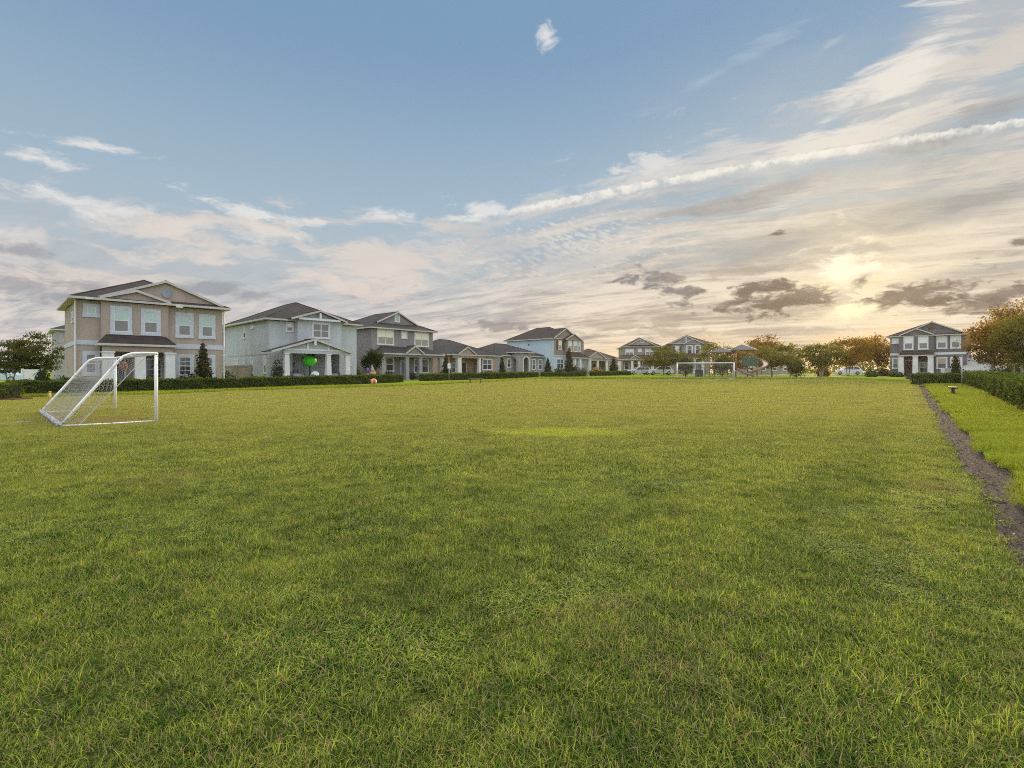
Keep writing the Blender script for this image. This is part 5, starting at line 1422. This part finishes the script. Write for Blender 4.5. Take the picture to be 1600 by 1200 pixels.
c = wisp(c, 560, 405, 380, 60, .05, S(224, 213, 203), .8, n3, 6.)
c = wisp(c, 330, 440, 330, 45, .0, S(224, 211, 201), .7, n3, 6.)
# mackerel ripples left of the middle
rip = nt.noise(nt.comb(nt.add(nt.mul(az, 58.), nt.mul(w3, 3.)), nt.add(nt.mul(el, 150.), nt.mul(az, 40.)), 4.), 1., 3., .55)
c = wisp(c, 880, 388, 130, 36, .08, S(226, 220, 210), .75, rip, 6., -.1, 1.3)
c = wisp(c, 820, 395, 120, 40, -.1, S(150, 168, 186), .45, n3, 5., .0, 1.)
c = wisp(c, 1490, 85, 330, 105, .62, S(186, 190, 194), .85, n1, 5., .0, .8)
c = wisp(c, 1400, 130, 240, 52, .72, S(234, 229, 222), .94, n2, 8., .0, 1.2)
c = wisp(c, 1450, 165, 190, 30, .25, S(228, 222, 214), .9, n2, 8., .0, 1.2)
c = wisp(c, 1580, 75, 170, 40, .45, S(208, 203, 197), .85, n2, 8., .0, 1.1)
c = wisp(c, 1290, 192, 60, 14, .3, S(226, 224, 220), .8, n2, 6., .0, 1.1)
c = wisp(c, 1070, 228, 170, 52, .3, S(214, 213, 212), .62, n2, 8., .0, 1.1)
c = wisp(c, 1010, 255, 60, 18, .1, S(226, 224, 222), .8, n4, 6.)
c = wisp(c, 1290, 75, 60, 12, .35, S(200, 210, 218), .6, n2, 6.)
c = wisp(c, 1110, 120, 160, 14, .28, S(176, 194, 210), .5, n2, 5.)
for a in ((1450,225,260,22,.2),(1350,350,260,26,.13),(1500,325,200,22,.2),(1200,300,220,16,.15),(1560,420,160,14,.05)):
    c = wisp(c, *a[:5], S(148, 150, 154), .75, n2, 6.)
# grey banks low on the left
for a in ((30,392,70,12,0),(40,440,150,34,-.05),(120,476,130,20,0),(340,452,70,12,.0),(395,462,50,10,0)):
    c = wisp(c, *a[:5], S(152, 156, 164), .75, n4, 4.6)
# sun glow through the cloud
cp = nt.m('MAXIMUM', ca, 0.)
streak = nt.add(.72, con(n3, 2.2))
glow = nt.mul(nt.add(nt.mul(nt.m('POWER', cp, 22.), .34), nt.mul(nt.m('POWER', cp, 240.), .75)), streak)
c = nt.mix(nt.m('MINIMUM', glow, 1.), c, S(255, 234, 192, 11.))
# vapour trail: the great circle through two measured directions
d1, d2 = Vector((-.08, 1, .3)), Vector((1., 1, .49))
nn = d1.cross(d2).normalized()
if nn.z < 0: nn = -nn
off = nt.vm('DOT_PRODUCT', dirv, tuple(nn))
off = nt.sub(off, nt.mul(nt.sub(1., nt.m('POWER', nt.m('DIVIDE', nt.sub(az, .39), .44), 2.)), .006))
puff = nt.noise(nt.comb(nt.mul(az, 95.), nt.mul(el, 95.), 0.), 1., 4., .62)
puf2 = nt.noise(nt.comb(nt.mul(az, 34.), nt.mul(el, 34.), 7.), 1., 3., .6)
along = nt.mul(nt.ss(az, -.13, .06), nt.ss(puf2, .26, .60))
wid = nt.mul(nt.add(.0036, nt.mul(nt.sub(nt.ss(az, -.1, .2), nt.ss(az, .35, .8)), .0020)), nt.add(.7, nt.mul(puf2, .6)))
sh = nt.add(con(puff, .016), con(puf2, .009))
q = nt.m('DIVIDE', nt.add(off, sh), wid)
trail = nt.mul(nt.mul(nt.ss(q, -2.4, .2), nt.ss(q, 1.35, .5)), along)
und = nt.mul(nt.mul(nt.ss(off, -.085, -.008), nt.ss(off, .002, -.012)), nt.mul(nt.ss(n2, .40, .62), along))
c = nt.mix(nt.mul(und, .6), c, S(212, 208, 202))
c = nt.mix(nt.mul(trail, .85), c, nt.mix(warm, S(236, 234, 230), S(250, 244, 232)))
# small dark cumulus near the sun and along the right
DK = nt.mix(nt.ss(ca, .95, .999), S(136, 132, 132), S(138, 120, 104))
for a in ((1240,466,130,32,.04),(1185,482,90,17,0),(1205,446,60,13,.1),(1345,438,36,16,.2),(1430,462,130,26,.12),(1545,462,100,14,.05),(1520,476,80,15,-.1),(1015,437,66,16,-.1),(1060,455,46,12,0),(1064,476,26,7,0),(1592,378,20,8,0),(1214,366,16,5,0),(775,508,54,9,-.06),(735,505,20,4,0),(815,512,12,4,0)):
    c = wisp(c, *a[:5], DK if a[0] > 900 else S(160, 152, 150), .88, n5, 4.4, -.03, .74)
for a in ((975,505,150,14,0),(1040,518,70,16,0),(1150,425,120,10,0),(1150,520,200,9,0)):
    c = wisp(c, *a[:5], S(186, 170, 154), .6, n5, 4.4, .0, .8)
# gold light breaking through above and below the cloud bar
c = wisp(c, 1322, 424, 80, 36, 0, S(255, 244, 220, 12.), .85, n5, 4.6, .0, 1.1)
c = wisp(c, 1322, 425, 30, 75, 0, S(255, 240, 208, 11.5), .7, n5, 5., .0, 1.1)
c = wisp(c, 1328, 487, 50, 17, 0, S(255, 236, 194, 12.), .95, n5, 4.4, .0, .9)
c = wisp(c, 1290, 556, 190, 44, 0, S(255, 208, 140, 10.5), .85, n3, 2.5, .0, 1.)
c = wisp(c, 1230, 540, 460, 34, 0, S(248, 212, 160), .6, n3, 4., .0, 1.)
# added fill light: unseen sky overhead (deck) and behind the viewer, made brighter
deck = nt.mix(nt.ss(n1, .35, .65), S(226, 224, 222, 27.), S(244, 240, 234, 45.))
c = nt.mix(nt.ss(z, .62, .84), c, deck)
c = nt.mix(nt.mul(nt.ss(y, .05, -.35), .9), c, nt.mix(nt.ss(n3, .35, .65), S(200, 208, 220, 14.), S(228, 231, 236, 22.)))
c = nt.mix(nt.ss(z, -.002, -.03), c, S(96, 96, 60))
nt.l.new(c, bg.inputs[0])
W.cycles.sampling_method = 'MANUAL'; W.cycles.sample_map_resolution = 1024
scene.view_settings.view_transform = 'Standard'; scene.view_settings.look = 'None'; scene.view_settings.exposure = 0.; scene.view_settings.gamma = 1.
scene.cycles.max_bounces = 6; scene.cycles.transparent_max_bounces = 8; scene.cycles.diffuse_bounces = 3
scene.cycles.use_denoising = False
scene.cycles.adaptive_threshold = .006
scene.cycles.filter_width = 1.0
